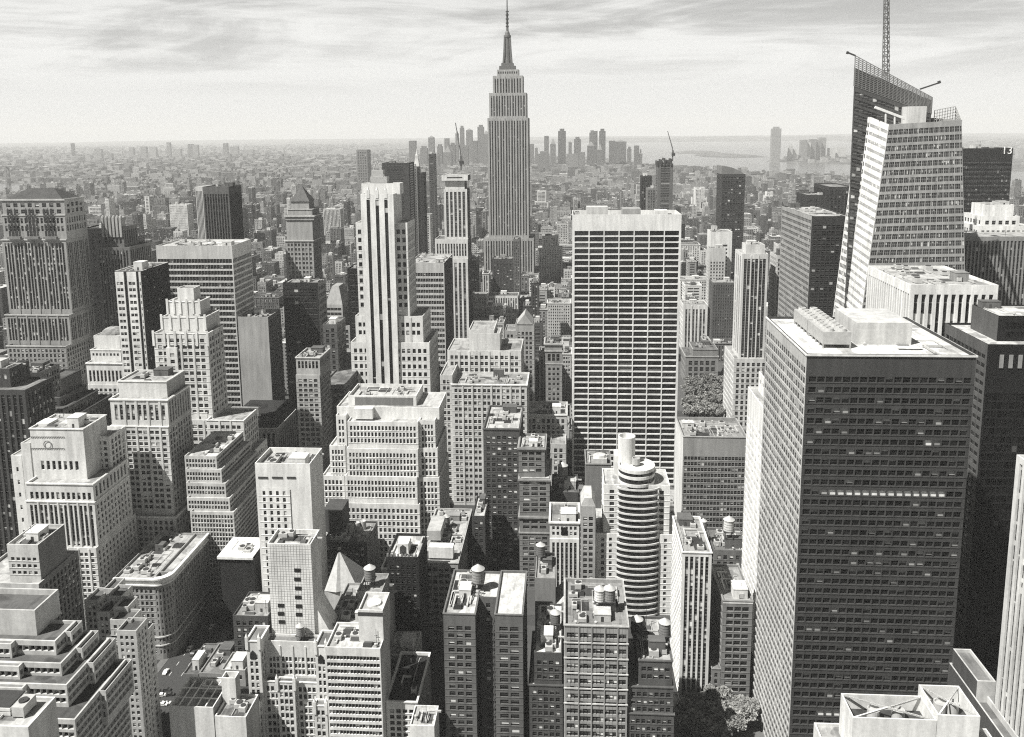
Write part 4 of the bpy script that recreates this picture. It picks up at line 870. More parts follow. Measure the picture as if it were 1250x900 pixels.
b = Bld('black_mansard_block', 'pilastered block with broad black roof, between the notched crown tower and slim columned tower', .42, side=.4, sp=.12, win=(.15, .3), roof=.03)
t = b.t(276, 338, 522, 596, 44, V(6.2, .5, 13, .82, .5, mt=.5), side=V(8, .5, 13, .8), par=.2, cor=.9)
x0, x1, z1 = t['x0'], t['x1'], t['z1']; B = Buf(); zb = z1+9
c4 = [(x0, 596, z1), (x1, 596, z1), (x1, 640, z1), (x0, 640, z1)]; c5 = [(x0+5, 604, zb), (x1-5, 604, zb), (x1-5, 634, zb), (x0+5, 634, zb)]
for k in range(4): B.add(np.array([[c4[k], c4[(k+1) % 4], c5[(k+1) % 4], c5[k]]]))
B.add(np.array([c5])); b.part('mansard_roof', B, [roofm(.04)])
b.bx('roof_parapet', 283, 318, 497, 508, 600, 1, .5); b.done(3, 4)
b = Bld('white_box_building', 'bright white boxy building with few small windows and open roof plant, left of centre', .7, side=.66, win=(.1, .4), roof=.5, anchor='the bright white box building')
t = b.t(311, 378, 566, 400, 22, NONE, side=NONE, par=2.6)
C0 = [(t['x0']+1, 399.6, 0), (t['x0']+17.5, 399.6, 0), (t['x0']+17.5, 399.6, t['z1']-13), (t['x0']+1, 399.6, t['z1']-13)]
b.panes.append(facade(b.wb, C0, G(9.4, 9.2, .36, .56, .35, mt=.3), .387, 0)); B = Buf()
for (xa, xb) in ((315, 327), (332, 345), (350, 361)): p, q = at(xa, 582, 399.9), at(xb, 584.5, 399.9); B.box(p[0], q[0], 399.75, 399.95, q[2], p[2])
b.part('louvre_slot', B, [plain('dark_metal', .05)]); b.done(9, 5)
b = Bld('tiled_white_building', 'white square-tiled tower block with a sloped glazed skirt and few slot windows', .68, side=.55, win=(.02, .3), roof=.6, anchor='the white tiled block')
t = b.t(326, 379, 664, 330, 13.5, NONE, side=NONE, par=1.8); x0, x1, z1 = t['x0'], t['x1'], t['z1']
B = Buf(); 
for k in range(1, 15): xx = x0+(x1-x0)*k/15; B.box(xx-.05, xx+.05, 329.94, 330, 0, z1-.5)
zz_ = z1-1.2
while zz_ > z1-45: B.box(x0, x1, 329.95, 330, zz_, zz_+.1); zz_ -= 1.15
b.part('tile_joint', B, [wall(.42)]); B = Buf()
for (xa, xb, ya) in ((359, 367, 694), (359, 367, 705), (360, 368, 716), (360, 368, 727), (361, 369, 738), (361, 369, 748), (339, 347, 737), (339, 347, 747), (340, 348, 757)):
    p, q = at(xa, ya, 329.9), at(xb, ya+4.5, 329.9); B.box(p[0], q[0], 329.8, 329.93, q[2], p[2])
b.part('slot_window', B, [plain('dark_glass', .02, .15, .5)])
B = Buf(); zq = z1-12; B.add(np.array([[(x1, 331, zq-16), (x1+9, 331, zq-34), (x1+9, 343, zq-34), (x1, 343, zq-16)], [(x1, 331, 0), (x1+9, 331, 0), (x1+9, 331, zq-34), (x1, 331, zq-16)], [(x1+9, 331, 0), (x1+9, 343, 0), (x1+9, 343, zq-34), (x1+9, 331, zq-34)]])); b.part('sloped_glazing', B, [wall(.72)]); b.done(4, 4, hut=False)
b = Bld('canopy_roof_hall', 'low hall under a thin white roof, dark beneath, left of the white tiled block', .04, side=.04, win=(.2, .5), roof=.75)
b.t(268, 309, 680, 402, 20, NONE, par=.5); t = b.tiers[-1]; B = Buf(); B.box(t['x0']-1, t['x1'], 401, 423, t['z1']-1.0, t['z1']+.3, bottom=True); b.part('canopy', B, [wall(.7)]); b.done(4, 2, hut=False)
b = Bld('gothic_white_building', 'white terracotta building with gothic turrets and a recessed centre bay, lower left of centre', .58, side=.5, sp=.3, win=(.2, .45), roof=.25, anchor='the gothic terracotta building')
gG = G(7.8, 10.6, .62, .55, .4, mt=.6)
ta = b.t(300, 317, 782, 318, 11, G(8, 10.6, .5, .6, mt=1.8), par=1.0, cor=.5, bot=0); tb2 = b.t(384, 399, 788, 318, 11, G(7, 10.6, .5, .6, mt=1.8), par=1.0, cor=.5, bot=0)
b.tw(ta['x1'], tb2['x0'], 324, 329.4, at(350, 783, 324)[2], dict(G(6, 9.5, .55, .6, .4, mt=2.3), grp=3), par=1, bot=0)
tcn = b.tw(ta['x1'], tb2['x0'], 319.5, 324, at(350, 832, 319.5)[2], G(6.4, 10.6, .6, .6, .4, mt=.6), par=1, cor=.4, bot=0)
b.t(338, 359, 832, 317, 3, G(6.5, 10.6, .62, .62, .4, mt=.4), par=.6, bot=0, cor=.4); b.t(299, 316, 861, 314, 4, G(7, 10.6, .6, .6), par=.8, bot=0, cor=.4); b.t(383, 399, 861, 314, 4, G(7, 10.6, .6, .6), par=.8, bot=0, cor=.4)
B = Buf()
for (px_, py_, d) in ((301, 782, 318), (316, 782, 318), (385, 788, 318), (398, 788, 318), (338, 832, 317), (359, 832, 317), (300, 861, 314), (315, 861, 314), (384, 861, 314), (398, 861, 314)):
    p = at(px_, py_, d); B.box(p[0]-.6, p[0]+.6, d-.5, d+.7, p[2]-4, p[2]+1.6); B.lathe((p[0], d+.1, p[2]+1.6), [(.7, 0), (.02, 1.8)], 6)
b.part('turret', B, [wall(.62)]); B = Buf(); 
for (px_, py_) in ((308.5, 797), (391.5, 802)): p = at(px_, py_, 317.9); B.box(p[0]-1.1, p[0]+1.1, 317.8, 318, p[2]-3, p[2]); B.lathe((p[0], 317.9, p[2]), [(1.1, 0), (.02, 1.1)], 10, sy=.06)
b.part('arched_window', B, [plain('dark_glass', .02, .15, .5)]); b.done(5, 5, which=2)
b = Bld('ribbon_window_building', 'white office building with ribbon windows and big square roof tank house, lower centre left', .62, side=.5, sp=.2, win=(.25, .4), roof=.75, anchor='the white ribbon-window building')
t = b.t(397, 464, 791, 312, 18, dict(H(10.2, .5, 4.6, .86, .5, mt=1.0), ms=.3), side=NONE, par=1.1)
a_ = b.t(437, 467, 745, 318, 14, NONE, par=1.2, bot=t['z1']-1.1); B = Buf(); xm, ym = (a_['x0']+a_['x1'])/2, 325
B.lathe((xm, ym, a_['z1']-1.2), [(3, 0), (3, .9), (.02, 1.3)], 24); b.part('tank_lid', B, [wall(.72)]); B = Buf(); B.box(a_['x0']-.1, a_['x1']+.1, 317.9, 318, a_['z1']-2.6, a_['z1']-1.0); b.part('louvre_slot', B, [plain('dark_metal', .05)])
b.done(7, 4, hut=False)
b = Bld('pale_low_warehouse', 'low pale rendered building with framed open roof pit, bottom left by the street', .6, side=.4, win=(.1, .3), roof=.5, anchor='the low pale warehouse')
t = b.t(206, 260, 863, 300, 19, NONE, par=3.0); x0, x1, z1 = t['x0'], t['x1'], t['z1']; B = Buf()
for k in range(1, 5): xx = x0+(x1-x0)*k/5; B.bar((xx, 301, z1-.4), (xx, 317, z1-.4), .4)
for k in range(1, 3): B.bar((x0, 300+k*6, z1-.42), (x1, 300+k*6, z1-.42), .4)
b.part('roof_frame', B, [plain('white_steel', .75)])
b.t(262, 300, 875, 299, 14, NONE, par=1.0, bot=0); b.t(246, 274, 838, 313, 4.5, NONE, par=2, bot=0); b.t(270, 287, 828, 308, 4.5, NONE, par=2, bot=0); b.done(3, 5, hut=False, which=1)
b = Bld('low_shop_house', 'low dark house with cluttered pale roof in the gap left of the white tiled block', .14, win=(.3, .4), roof=.5)
b.t(284, 327, 752, 374, 22, G(8, 10), par=.9); b.done(7, 3)
b = Bld('low_shop_house', 'narrow low house by the avenue with a grey stair box on its roof, lower left', .35, win=(.3, .4), roof=.35)
b.t(243, 272, 822, 362, 24, G(8, 10), par=.8); b.done(4, 6)
b = Bld('low_shop_house', 'low house with a bright flat roof right of the grey stair box house, lower left', .4, win=(.3, .4), roof=.8)
b.t(270, 299, 818, 358, 14, G(8, 10), par=.8); b.done(2, 9)
b = Bld('low_shop_house', 'long low dark-roofed house edging the avenue behind the other low houses, lower left', .14, win=(.3, .4), roof=.1)
b.t(258, 281, 796, 390, 11, G(8, 10), side=G(9, 10), par=.8); b.done(7, 8)
b = Bld('low_shop_house', 'small low house at the avenue kerb, nearest the parked cars, with grey cluttered roof', .25, win=(.3, .4), roof=.22)
b.t(223, 242, 823, 363, 25, G(8, 10), side=G(9, 10), par=.8); b.done(6, 11)
b = Bld('glass_cone_hall', 'white pointed gable of faceted glass between the white tiled block and brick roofs', .5, side=.5, win=(.1, .3), roof=.3)
b.t(396, 436, 722, 372, 22, NONE, par=.4); t = b.tiers[-1]; x0, x1, z1 = t['x0'], t['x1'], t['z1']; ap = at(415, 674, 380); B = Buf(); ap0 = at(412.5, 675, 379)
B.add(np.array([[(x0, 372, z1), (x0+6, 371, z1), tuple(ap0), tuple(ap0)], [(x0+6, 371, z1), (x0+8, 372, z1), tuple(ap), tuple(ap0)], [(x0+8, 372, z1), (x1, 374, z1), tuple(ap), tuple(ap)], [(x1, 374, z1), (x1, 392, z1), tuple(ap), tuple(ap)], [(x1, 392, z1), (x0, 392, z1), tuple(ap), tuple(ap)], [(x0, 392, z1), (x0, 372, z1), tuple(ap0), tuple(ap)]])); b.part('faceted_gable', B, [plain('milk_glass', .5, .3, .5)]); b.done()
b = Bld('brick_side_block', 'dark brick flanked block with cluttered roof before the broad white stepped office block', .12, side=.3, win=(.2, .4), roof=.5)
b.t(394, 448, 662, 430, 26, G(8, 9), side=G(7, 6, .4, .4), par=1); b.bx('plant_room', 395, 419, 622, 650, 440, 14, .12); B = Buf(); p = at(436, 640, 446); zz_ = b.tiers[0]['z1']-1
for k in range(3): B.lathe((p[0]+k*3-3, 444+k*2, zz_), [(1.6, 0), (1.6, 5), (1.2, 5), (.02, 4.4)], 14)
b.part('cooling_tower', B, [plain('galvanised', .45)]); b.done(7, 7, hut=False)
b = Bld('cluttered_roof_block', 'small block with busy roof and tank-topped stair tower, right of faceted glass gable', .4, win=(.2, .4), roof=.5)
tw_ = b.t(436, 466, 722, 350, 16, NONE, par=1.0); b.t(400, 462, 762, 336, 34, NONE); b.done(10, 3, which=1)
b = Bld('small_white_office', 'small white office with black roof and corner finials, right of white ribbon-window building', .64, side=.4, win=(.1, .3), roof=.03)
b.t(471, 509, 856, 318, 34, G(10, 9, .6, .55, .4, mt=1.2), par=1.4, cor=.6); b.done(2, 4, hut=False)
b = Bld('pale_roof_house', 'low white-roofed building with a dark stair head behind the small white office', .55, side=.4, win=(.2, .4), roof=.75)
b.t(474, 506, 800, 352, 19, G(9, 9), par=.9); b.done(2, 2)
b = Bld('rooftop_sheds', 'tiny pale roof sheds at the bottom edge left of the twin-wing block', .6, win=(.2, .3), roof=.6)
b.t(500, 530, 886, 296, 12, NONE, par=.8); b.done(3, 4, hut=False)
b = Bld('domed_white_hall', 'white columned hall topped by a dome beside the white and black striped tower', .6, side=.5, sp=.15, win=(.1, .3), roof=.5)
b.t(114, 146, 410, 592, 20, NONE, par=.5); tdm = b.tiers[-1]; b.t(110, 147, 427, 585, 30, G(4.6, 6, .5, .5, mt=.6), par=.8, cor=.5); b.t(105, 150, 443, 578, 40, V(5.2, .5, 18, .85, .6, mt=.5), par=.8, cor=.9); b.t(107, 150, 470, 576, 44, G(6, 6.5), par=.8)
B = Buf(); xm = (tdm['x0']+tdm['x1'])/2; rd = (tdm['x1']-tdm['x0'])*.42; B.lathe((xm, 602, tdm['z1']-.5), [(rd*math.cos(a), rd*.62*math.sin(a)) for a in np.linspace(0, 1.5, 8)], 20); b.part('dome', B, [roofm(.45)]); b.done()
b = Bld('clock_tower', 'ornate stone tower with tall pyramid roof, arched windows and white cornices, left of centre', .42, side=.3, sp=.12, win=(.1, .3, .02), roof=.25, anchor='the ornate pyramid-roofed tower')
t = b.t(355, 377, 246, 905, 18, V(4, .5, 9, .8), par=.5); b.t(351, 381, 255, 901, 26, NONE, par=.6, cor=1); b.t(348, 383, 263, 898, 30, V(4, .45, 10, .8, mt=.4, rows=1), par=.6, cor=1.6); b.t(349, 381, 268, 899, 28, V(8, .4, 22, .8, mt=.3, rows=1), par=.6); b.t(348, 382, 293, 898, 30, G(4.4, 5.8, .5, .5, .4, grp=2), par=.6, cor=1.5)
x0, x1, z1 = t['x0'], t['x1'], t['z1']; B = Buf(); xm = (x0+x1)/2; ap = (xm, 914, z1+17)
c4 = [(x0-1, 904, z1), (x1+1, 904, z1), (x1+1, 924, z1), (x0-1, 924, z1)]
for k in range(4): B.add(np.array([[c4[k], c4[(k+1) % 4], ap, ap]]))
b.part('pyramid_roof', B, [wall(.2)]); b.done()
# ============================================================ towers farther off, one object each
def slab(name, label, xl, xr, yt, d, L, tone, st=None, side='same', cap=None, roof=.4, anchor=None, **k):
    b = Bld(name, label, tone, win=k.pop('win', (.1, .3, .03)), roof=roof, anchor=anchor, near=False, **k)
    t = b.t(xl, xr, yt, d, L, st, side=side, par=1)
    if cap: cap(b, t)
    b.done(2 if d < 2000 else 0, int(xl)); return b
VS, GS = V(2.2, .5, 4, .6, .5), G(2.6, 3.2, .5, .5)
slab('dark_office_tower', 'plain dark office slab rising right behind the three-stripe tower', 466, 499, 199, 1000, 36, .1, H(3, .5, 20))
slab('dark_twin_slab', 'thin dark slab beside a grey twin, between three-stripe tower and construction tower', 513, 517, 211, 1120, 20, .06)
slab('grey_twin_slab', 'thin grey slab beside a dark twin, right of the three-stripe tower', 500, 509, 204, 1130, 24, .3, GS)
slab('banded_thin_tower', 'thin banded tower with a dark cube on top, left of the construction tower', 523, 530, 188, 1500, 22, .14, H(2.4, .5, 10))
def spire(b, t):
    B = Buf(); c = ((t['x0']+t['x1'])/2, (t['y0']+t['y1'])/2, t['z1']-1); w = t['x1']-t['x0']
    B.lathe(c, [(w*.66, 0), (w*.34, 22), (w*.3, 22), (w*.3, 30), (w*.18, 32), (.05, 48)], 4, a0=math.pi/4, a1=math.pi*2.25); b.part('pyramid_spire', B, [wall(.55)])
slab('white_spire_tower', 'white campanile tower with pyramid spire seen between dark slabs, left of centre', 504, 512, 205, 2000, 22, .6, GS, cap=spire)
slab('grey_slab', 'small grey slab alone in the low quarter left of the three-stripe tower', 435, 448, 183, 3300, 60, .3, GS)
def crane(o_label, px, py, d, topx, topy, group=None):
    root = link('tower_crane', None, None, tuple(at(px, py, d))); tag(root, o_label, 'crane')
    p0, p1 = at(px, py, d), at(topx, topy, d); off = np.array(p0); B = Buf(); e = (p1-p0); 
    mt = p0+np.array([0, 0, 16]); B.bar(p0-off, mt-off, 1.6); link('mast', B.mesh('crane_mast', [plain('crane_steel', .12)]), root); B = Buf()
    n = 8; up = np.array([0, 2.2, 0])
    a, c = mt-off, p1-off
    B.bar(a, c, .9); B.bar(a+[0, 0, 2.6], c, .7)
    for i in range(n): B.bar(a+(c-a)*i/n, a+[0, 0, 2.6]+(c-a-[0, 0, 2.6])*(i+.5)/n, .5)
    B.bar(a, a-(c-a)*.12+[0, 0, -2], 2.2); link('jib', B.mesh('crane_jib', [plain('crane_steel', .12)]), root)
    B = Buf(); q = a-(c-a)*.12; B.box(q[0]-2.5, q[0]+2.5, q[1]-1.5, q[1]+1.5, q[2]-5, q[2]-1, bottom=True); link('counterweight', B.mesh('counterweight', [plain('dark_metal', .05)]), root)
crane('steep tower crane with raised jib above the tower under construction, left of the spired skyscraper', 563, 208, 955, 556, 150)
def crown(b, t):
    B = Buf(); z = t['z1']
    for k in range(5): xa = t['x0']-1+(t['x1']-t['x0']+2)*k/5; B.box(xa, xa+2, t['y0']-1, t['y1']+1, z-3+(k % 2), z+4+(k*37 % 5), bottom=True)
    b.part('scaffold', B, [plain('dark_metal', .05)])
slab('unfinished_tower', 'banded unfinished tower with ragged top and crane, over the right end of wide white slab', 803, 822, 200, 1250, 26, .22, H(3, .5, 16), cap=crown)
crane('leaning tower crane on the ragged unfinished tower, right of centre', 821, 197, 1260, 815, 160)
slab('dark_pair_tower', 'dark tower with pale shoulder left of the ragged unfinished tower', 783, 796, 215, 1320, 24, .07, V(2.4, .5, 4)); slab('pale_shoulder_tower', 'stepped grey tower half hidden by a dark tower near the unfinished one', 790, 801, 230, 1300, 20, .3, GS)
def curved(b, t):
    B = Buf(); n = 10; x0, x1, z = t['x0'], t['x1'], t['z1']-.6
    for k in range(n):
        f0, f1 = k/n, (k+1)/n; h = lambda f: 11*(1-f*f)
        xa, xb = x0+(x1-x0)*f0, x0+(x1-x0)*f1; y0, y1 = t['y0'], t['y1']
        B.add(np.array([[(xa, y0, z), (xb, y0, z), (xb, y0, z+h(f1)), (xa, y0, z+h(f0))], [(xa, y0, z+h(f0)), (xb, y0, z+h(f1)), (xb, y1, z+h(f1)), (xa, y1, z+h(f0))], [(xb, y1, z), (xa, y1, z), (xa, y1, z+h(f0)), (xb, y1, z+h(f1))]]))
    B.add(np.array([[(x0, y1, z), (x0, y0, z), (x0, y0, z+11), (x0, y1, z+11)]])); b.part('curved_crown', B, [wall(.3)])
slab('curved_top_tower', 'dark apartment tower with sloping curved top, left of the crystal tower', 881, 910, 213, 1080, 34, .1, G(3.4, 4.4, .7, .5), cap=curved, win=(.15, .4, .03))
slab('white_striped_block', 'pale block with black horizontal stripes beyond the slim ribbed tower', 868, 894, 283, 1028, 28, .62, H(4.6, .45, 20, .97, .4, mt=3.2), side=NONE)
slab('pale_stepped_block', 'pale gridded block with a blank top storey left of the slim ribbed tower', 866, 886, 303, 1003, 19, .52, G(3.2, 4, .5, .5, mt=4))
slab('white_pier_block', 'white block of close vertical piers standing right of the wide white slab', 834, 864, 372, 985, 28, .62, V(4.6, .45, 9, .7, grp=2), side=G(4, 6))
slab('dark_grid_block', 'dark gridded block in the gap left of the slim ribbed tower', 870, 898, 345, 975, 24, .2, G(3, 4, .5, .5))
slab('slim_grid_block', 'slim gridded block between the slim ribbed tower and striped dark tower', 948, 963, 312, 735, 24, .5, G(4.4, 5.4, .6, .55))
b = Bld('ornate_corner_hall', 'ornate grey corner hall with arched windows facing the park trees', .34, sp=.12, win=(.08, .3, .02), roof=.2, near=True)
t = b.t(846, 876, 426, 858, 30, G(7, 6.5, .55, .6), cor=.8); b.t(837, 877, 435, 854, 36, G(7.6, 8, .55, .6, .5, mt=.6), cor=.9); b.done(3, 2)
slab('dark_park_slab', 'dark low slab at the right edge of the park trees', 899, 925, 450, 765, 40, .05, None, roof=.4)
# lower city skyline, most distant
sky_l = [(497,509,172,5600,.32),(512,522,181,5800,.35),(521,531,168,5900,.36),(532,541,179,5500,.34),(541,549,169,6000,.36),(548,556,177,5700,.3),(555,560,163,6200,.36),(560,567,156,6300,.3),(568,577,159,6200,.34),(575,584,172,5800,.3),(582,591,155,5900,.34),(588,598,164,5600,.36),(560,572,178,5300,.34),(540,552,186,5200,.4),(525,536,190,5000,.38),(646,652,176,5600,.36),(652,657,181,5500,.4),(663,671,166,5700,.34),(671,679,176,5500,.36),(679,693,160,5400,.2),(693,699,174,5300,.34),(700,710,170,5300,.3),(718,728,162,5500,.3),(724,730,160,5600,.26),(731,740,160,5500,.22),(716,727,178,5100,.3),(728,737,183,5000,.34),(742,753,172,5400,.28),(750,766,173,5500,.3),(765,772,182,5300,.34),(774,781,178,5200,.3),(780,785,188,5200,.36),(690,707,188,4900,.5),(655,672,188,4800,.4),(705,716,186,4850,.42),(600,612,172,6000,.3)]
def pk(b, t):
    B = Buf(); x0, x1, y0, y1, z = t['x0'], t['x1'], t['y0'], t['y1'], t['z1']; m = ((x0+x1)/2, (y0+y1)/2, z+random.choice((14, 26, 40)))
    c4 = [(x0+3, y0+3, z-1), (x1-3, y0+3, z-1), (x1-3, y1-3, z-1), (x0+3, y1-3, z-1)]
    for k in range(4): B.add(np.array([[c4[k], c4[(k+1) % 4], m, m]]))
    b.part('spire_roof', B, [wall(.3)])
def step(b, t):
    B = Buf(); x0, x1, y0, y1, z = t['x0'], t['x1'], t['y0'], t['y1'], t['z1']; w = x1-x0; B.box(x0+w*.2, x1-w*.2, y0+5, y1-5, z-2, z+14); b.part('attic', B, [wall(b.tone)])
ordn = ['first', 'second', 'third', 'fourth', 'fifth', 'sixth', 'seventh', 'eighth', 'ninth', 'tenth', 'eleventh', 'twelfth', 'thirteenth', 'fourteenth', 'fifteenth', 'sixteenth', 'seventeenth', 'eighteenth', 'nineteenth', 'twentieth'] + ['%s' % k for k in ('twenty-first twenty-second twenty-third twenty-fourth twenty-fifth twenty-sixth twenty-seventh twenty-eighth twenty-ninth thirtieth').split()]
for side_, nm in ((lambda r: r[0] < 620, 'left of'), (lambda r: r[0] >= 620, 'right of')):
    L = sorted([r for r in sky_l if side_(r)], key=lambda r: abs(r[0]-620))
    for i, (xa, xb, yt, d, tone) in enumerate(L):
        tone = tone*.62; xm_ = (xa+xb)/2; hw_ = (xb-xa)*(.34 if i % 2 else .42); xa, xb = xm_-hw_, xm_+hw_
        tw = 'flat-topped' if i % 3 == 0 else ('pointed' if i % 3 == 1 else 'stepped')
        slab('distant_skyscraper', '%s %s hazy skyscraper on the skyline, %s out %s the spired skyscraper' % ('dark' if tone < .168 else 'pale', tw, ordn[i], nm), xa, xb, yt, d, 45, tone, None, cap=None if i % 3 == 0 else (pk if i % 3 == 1 else step), group='skyscrapers of the far downtown skyline', roof=.3)
slab('harbour_tower', 'lone tall hazy tower standing across the water, left of the crystal tower', 943, 954, 157, 6900, 55, .34, None, cap=step)
for i, (xa, xb, yt, tone) in enumerate(((963,968,178,.45),(969,974,182,.5),(978,986,171,.3),(986,990,174,.5),(989,997,170,.28),(997,1003,171,.3),(1000,1009,168,.34),(1012,1020,181,.5),(1022,1033,179,.5),(1243,1250,184,.4))):
    slab('waterfront_tower', '%s waterfront tower across the water, %s from the lone tall tower' % ('pale' if tone > .4 else 'grey', ordn[i]), xa, xb, yt, 7000+i*30, 50, tone, None, group='towers on the far waterfront', roof=.4)
for i, (xa, xb, yt, d, tone) in enumerate(((86,88.5,175,9000,.1),(115,123,182,8500,.3),(133,136,188,7600,.3),(157,162,180,9200,.3),(171,178,179,8800,.28),(182,190,180,8800,.36),(203,207,174,9300,.25),(212,220,182,8700,.34),(229,235,176,8800,.2),(235,241,177,8800,.3),(272,277,175,9000,.2),(281,290,179,8900,.3),(298,309,183,8700,.35),(100,117,207,6000,.24),(74,96,208,5700,.26),(128,150,212,5300,.3),(150,163,213,5500,.3),(207,222,204,5600,.3),(219,236,201,5700,.27),(237,250,203,5600,.3),(254,268,201,5700,.26),(285,296,206,5400,.3),(130,141,228,4000,.18),(308,318,200,6000,.3),(330,342,205,5200,.32),(360,372,207,4800,.3),(383,398,214,4300,.34))):
    b_ = slab('distant_apartment_tower', '%s hazy tower block in the far low quarter, %s from the left edge' % ('dark' if tone < .25 else ('mid-grey' if tone < .31 else 'light grey'), ordn[i]), xa, xb, yt, d, 40, tone, None, group='tower blocks in the far low quarter', roof=.4)
# ============================================================ ground, water, streets
def sheet(name, pts, z, mat, kind='structure'):
    me = bpy.data.meshes.new(name); me.from_pydata([(x, y, z) for x, y in pts], [], [list(range(len(pts)))]); me.materials.append(mat); me.update()
    return tag(link(name, me), kind=kind)
gm, n = newmat('city_ground'); g_ = n('ShaderNodeNewGeometry').outputs['Position']
v1 = n('ShaderNodeTexVoronoi', i={'Scale': .012}); n.l.new(g_, v1.inputs['Vector'])
cb = n('ShaderNodeSeparateColor', i={0: v1.outputs['Color']}).outputs[0]
far_ = n.mr(n('ShaderNodeSeparateXYZ', i={0: g_}).outputs[1], 1500, 4000, .05, .1)
finish(n, n.m('MULTIPLY', far_, n.m('MULTIPLY', n.mr(cb, 0, 1, .6, 1.5), n.mr(n.noise(g_, .004, 4), .3, .7, .7, 1.3))), .9, .2)
sheet('ground', [(-19500, -550), (19500, -550), (19500, 29500), (-19500, 29500)], 0, gm)
wm_, n = newmat('river_water'); g_ = n('ShaderNodeNewGeometry').outputs['Position']
finish(n, .1, .22, .6)
hud = [(1750,-500),(1750,3300),(1350,4300),(700,5000),(480,6000),(330,6900),(100,7500),(-1500,7700),(-1300,9500),(-2300,13000),(-1500,17500),(5500,18000),(4600,12000),(3300,9000),(1700,7300),(1560,6850),(2150,6000),(2900,4500),(3150,-500)]
sheet('harbour_water', hud, .5, wm_)
eas = [(-1350,-500),(-1700,2000),(-2500,3700),(-2600,4250),(-2900,4500),(-3300,4350),(-3150,3700),(-2350,2000),(-2000,-500)]
sheet('river_water', eas, .5, wm_)
sheet('inlet_water', [(-1900,8600),(-900,9500),(-900,9900),(-2300,9000)], .9, wm_)
def isl(name, pts):
    sheet(name, pts, 1.6, gm)
isl('island', [ground(x, y)[:2] for x, y in ((815,187),(840,184),(868,184.5),(880,186.5),(855,188.5))])
isl('island', [ground(x, y)[:2] for x, y in ((845,189.5),(880,187),(910,188.5),(940,192),(900,193),(860,192))])
def ridge(name, x0, x1, y, h, seed):
    r = np.random.default_rng(seed); n = 90; xs = np.linspace(x0, x1, n); hs = h*(.55+.45*np.interp(np.linspace(0, 12, n), np.arange(14), r.random(14)))*np.sin(np.linspace(.05, math.pi-.05, n))**.4
    B = Buf()
    for i in range(n-1):
        a, c = (xs[i], hs[i]), (xs[i+1], hs[i+1])
        B.add(np.array([[(a[0], y-1500, 1), (c[0], y-1500, 1), (c[0], y, c[1]), (a[0], y, a[1])], [(a[0], y, a[1]), (c[0], y, c[1]), (c[0], y+1500, 1), (a[0], y+1500, 1)]]))
    tag(link(name, B.mesh(name, [gm])), kind='structure')
ridge('hills', -1500, 9500, 20000, 120, 3); ridge('hills', -16000, 18000, 27500, 90, 5)
road = plain('asphalt', .05, .85); pave = plain('pavement', .13, .85); paint = plain('road_paint', .7, .7)
def street(x0, x1, y0, y1, z=.004): sheet('road', [(x0, y0), (x1, y0), (x1, y1), (x0, y1)], z, road)
for x in (-190, 140): street(x-9, x+9, -500, 1300)
YS = (-20, 60, 140, 220, 284, 352, 420, 500, 580, 660, 740)
for y in YS: street(-900, -199.1, y-5, y+5); street(-180.9, 130.9 if y != 352 else 30, y-5, y+5); street(149.1, 900, y-5, y+5)
B = Buf()
for y in (352, 420):
    for x in range(-850, -200, 8): B.add(np.array([[(x, y-.1, .012), (x+3, y-.1, .012), (x+3, y+.1, .012), (x, y+.1, .012)]]))
for y in range(300, 900, 8):
    if min(abs(y-k) for k in YS) > 9:
        for x in (-193, -187): B.add(np.array([[(x-.1, y, .012), (x+.1, y, .012), (x+.1, y+3, .012), (x-.1, y+3, .012)]]))
for k in range(10): B.add(np.array([[(-198.4+k*1.8, 343, .012), (-197.6+k*1.8, 343, .012), (-197.6+k*1.8, 346, .012), (-198.4+k*1.8, 346, .012)]]))
tag(link('road_markings', B.mesh('road_markings', [paint])), kind='structure')
for (x0, x1, y0, y1) in ((-203, -199.3, 358, 415), (-180.7, -177, 358, 415), (-300, -199.3, 357.2, 359.6), (36, 130, 322, 358.6)):
    B = Buf(); B.box(x0, x1, y0, y1, 0, .13); tag(link('pavement', B.mesh('pavement', [pave])), kind='structure')
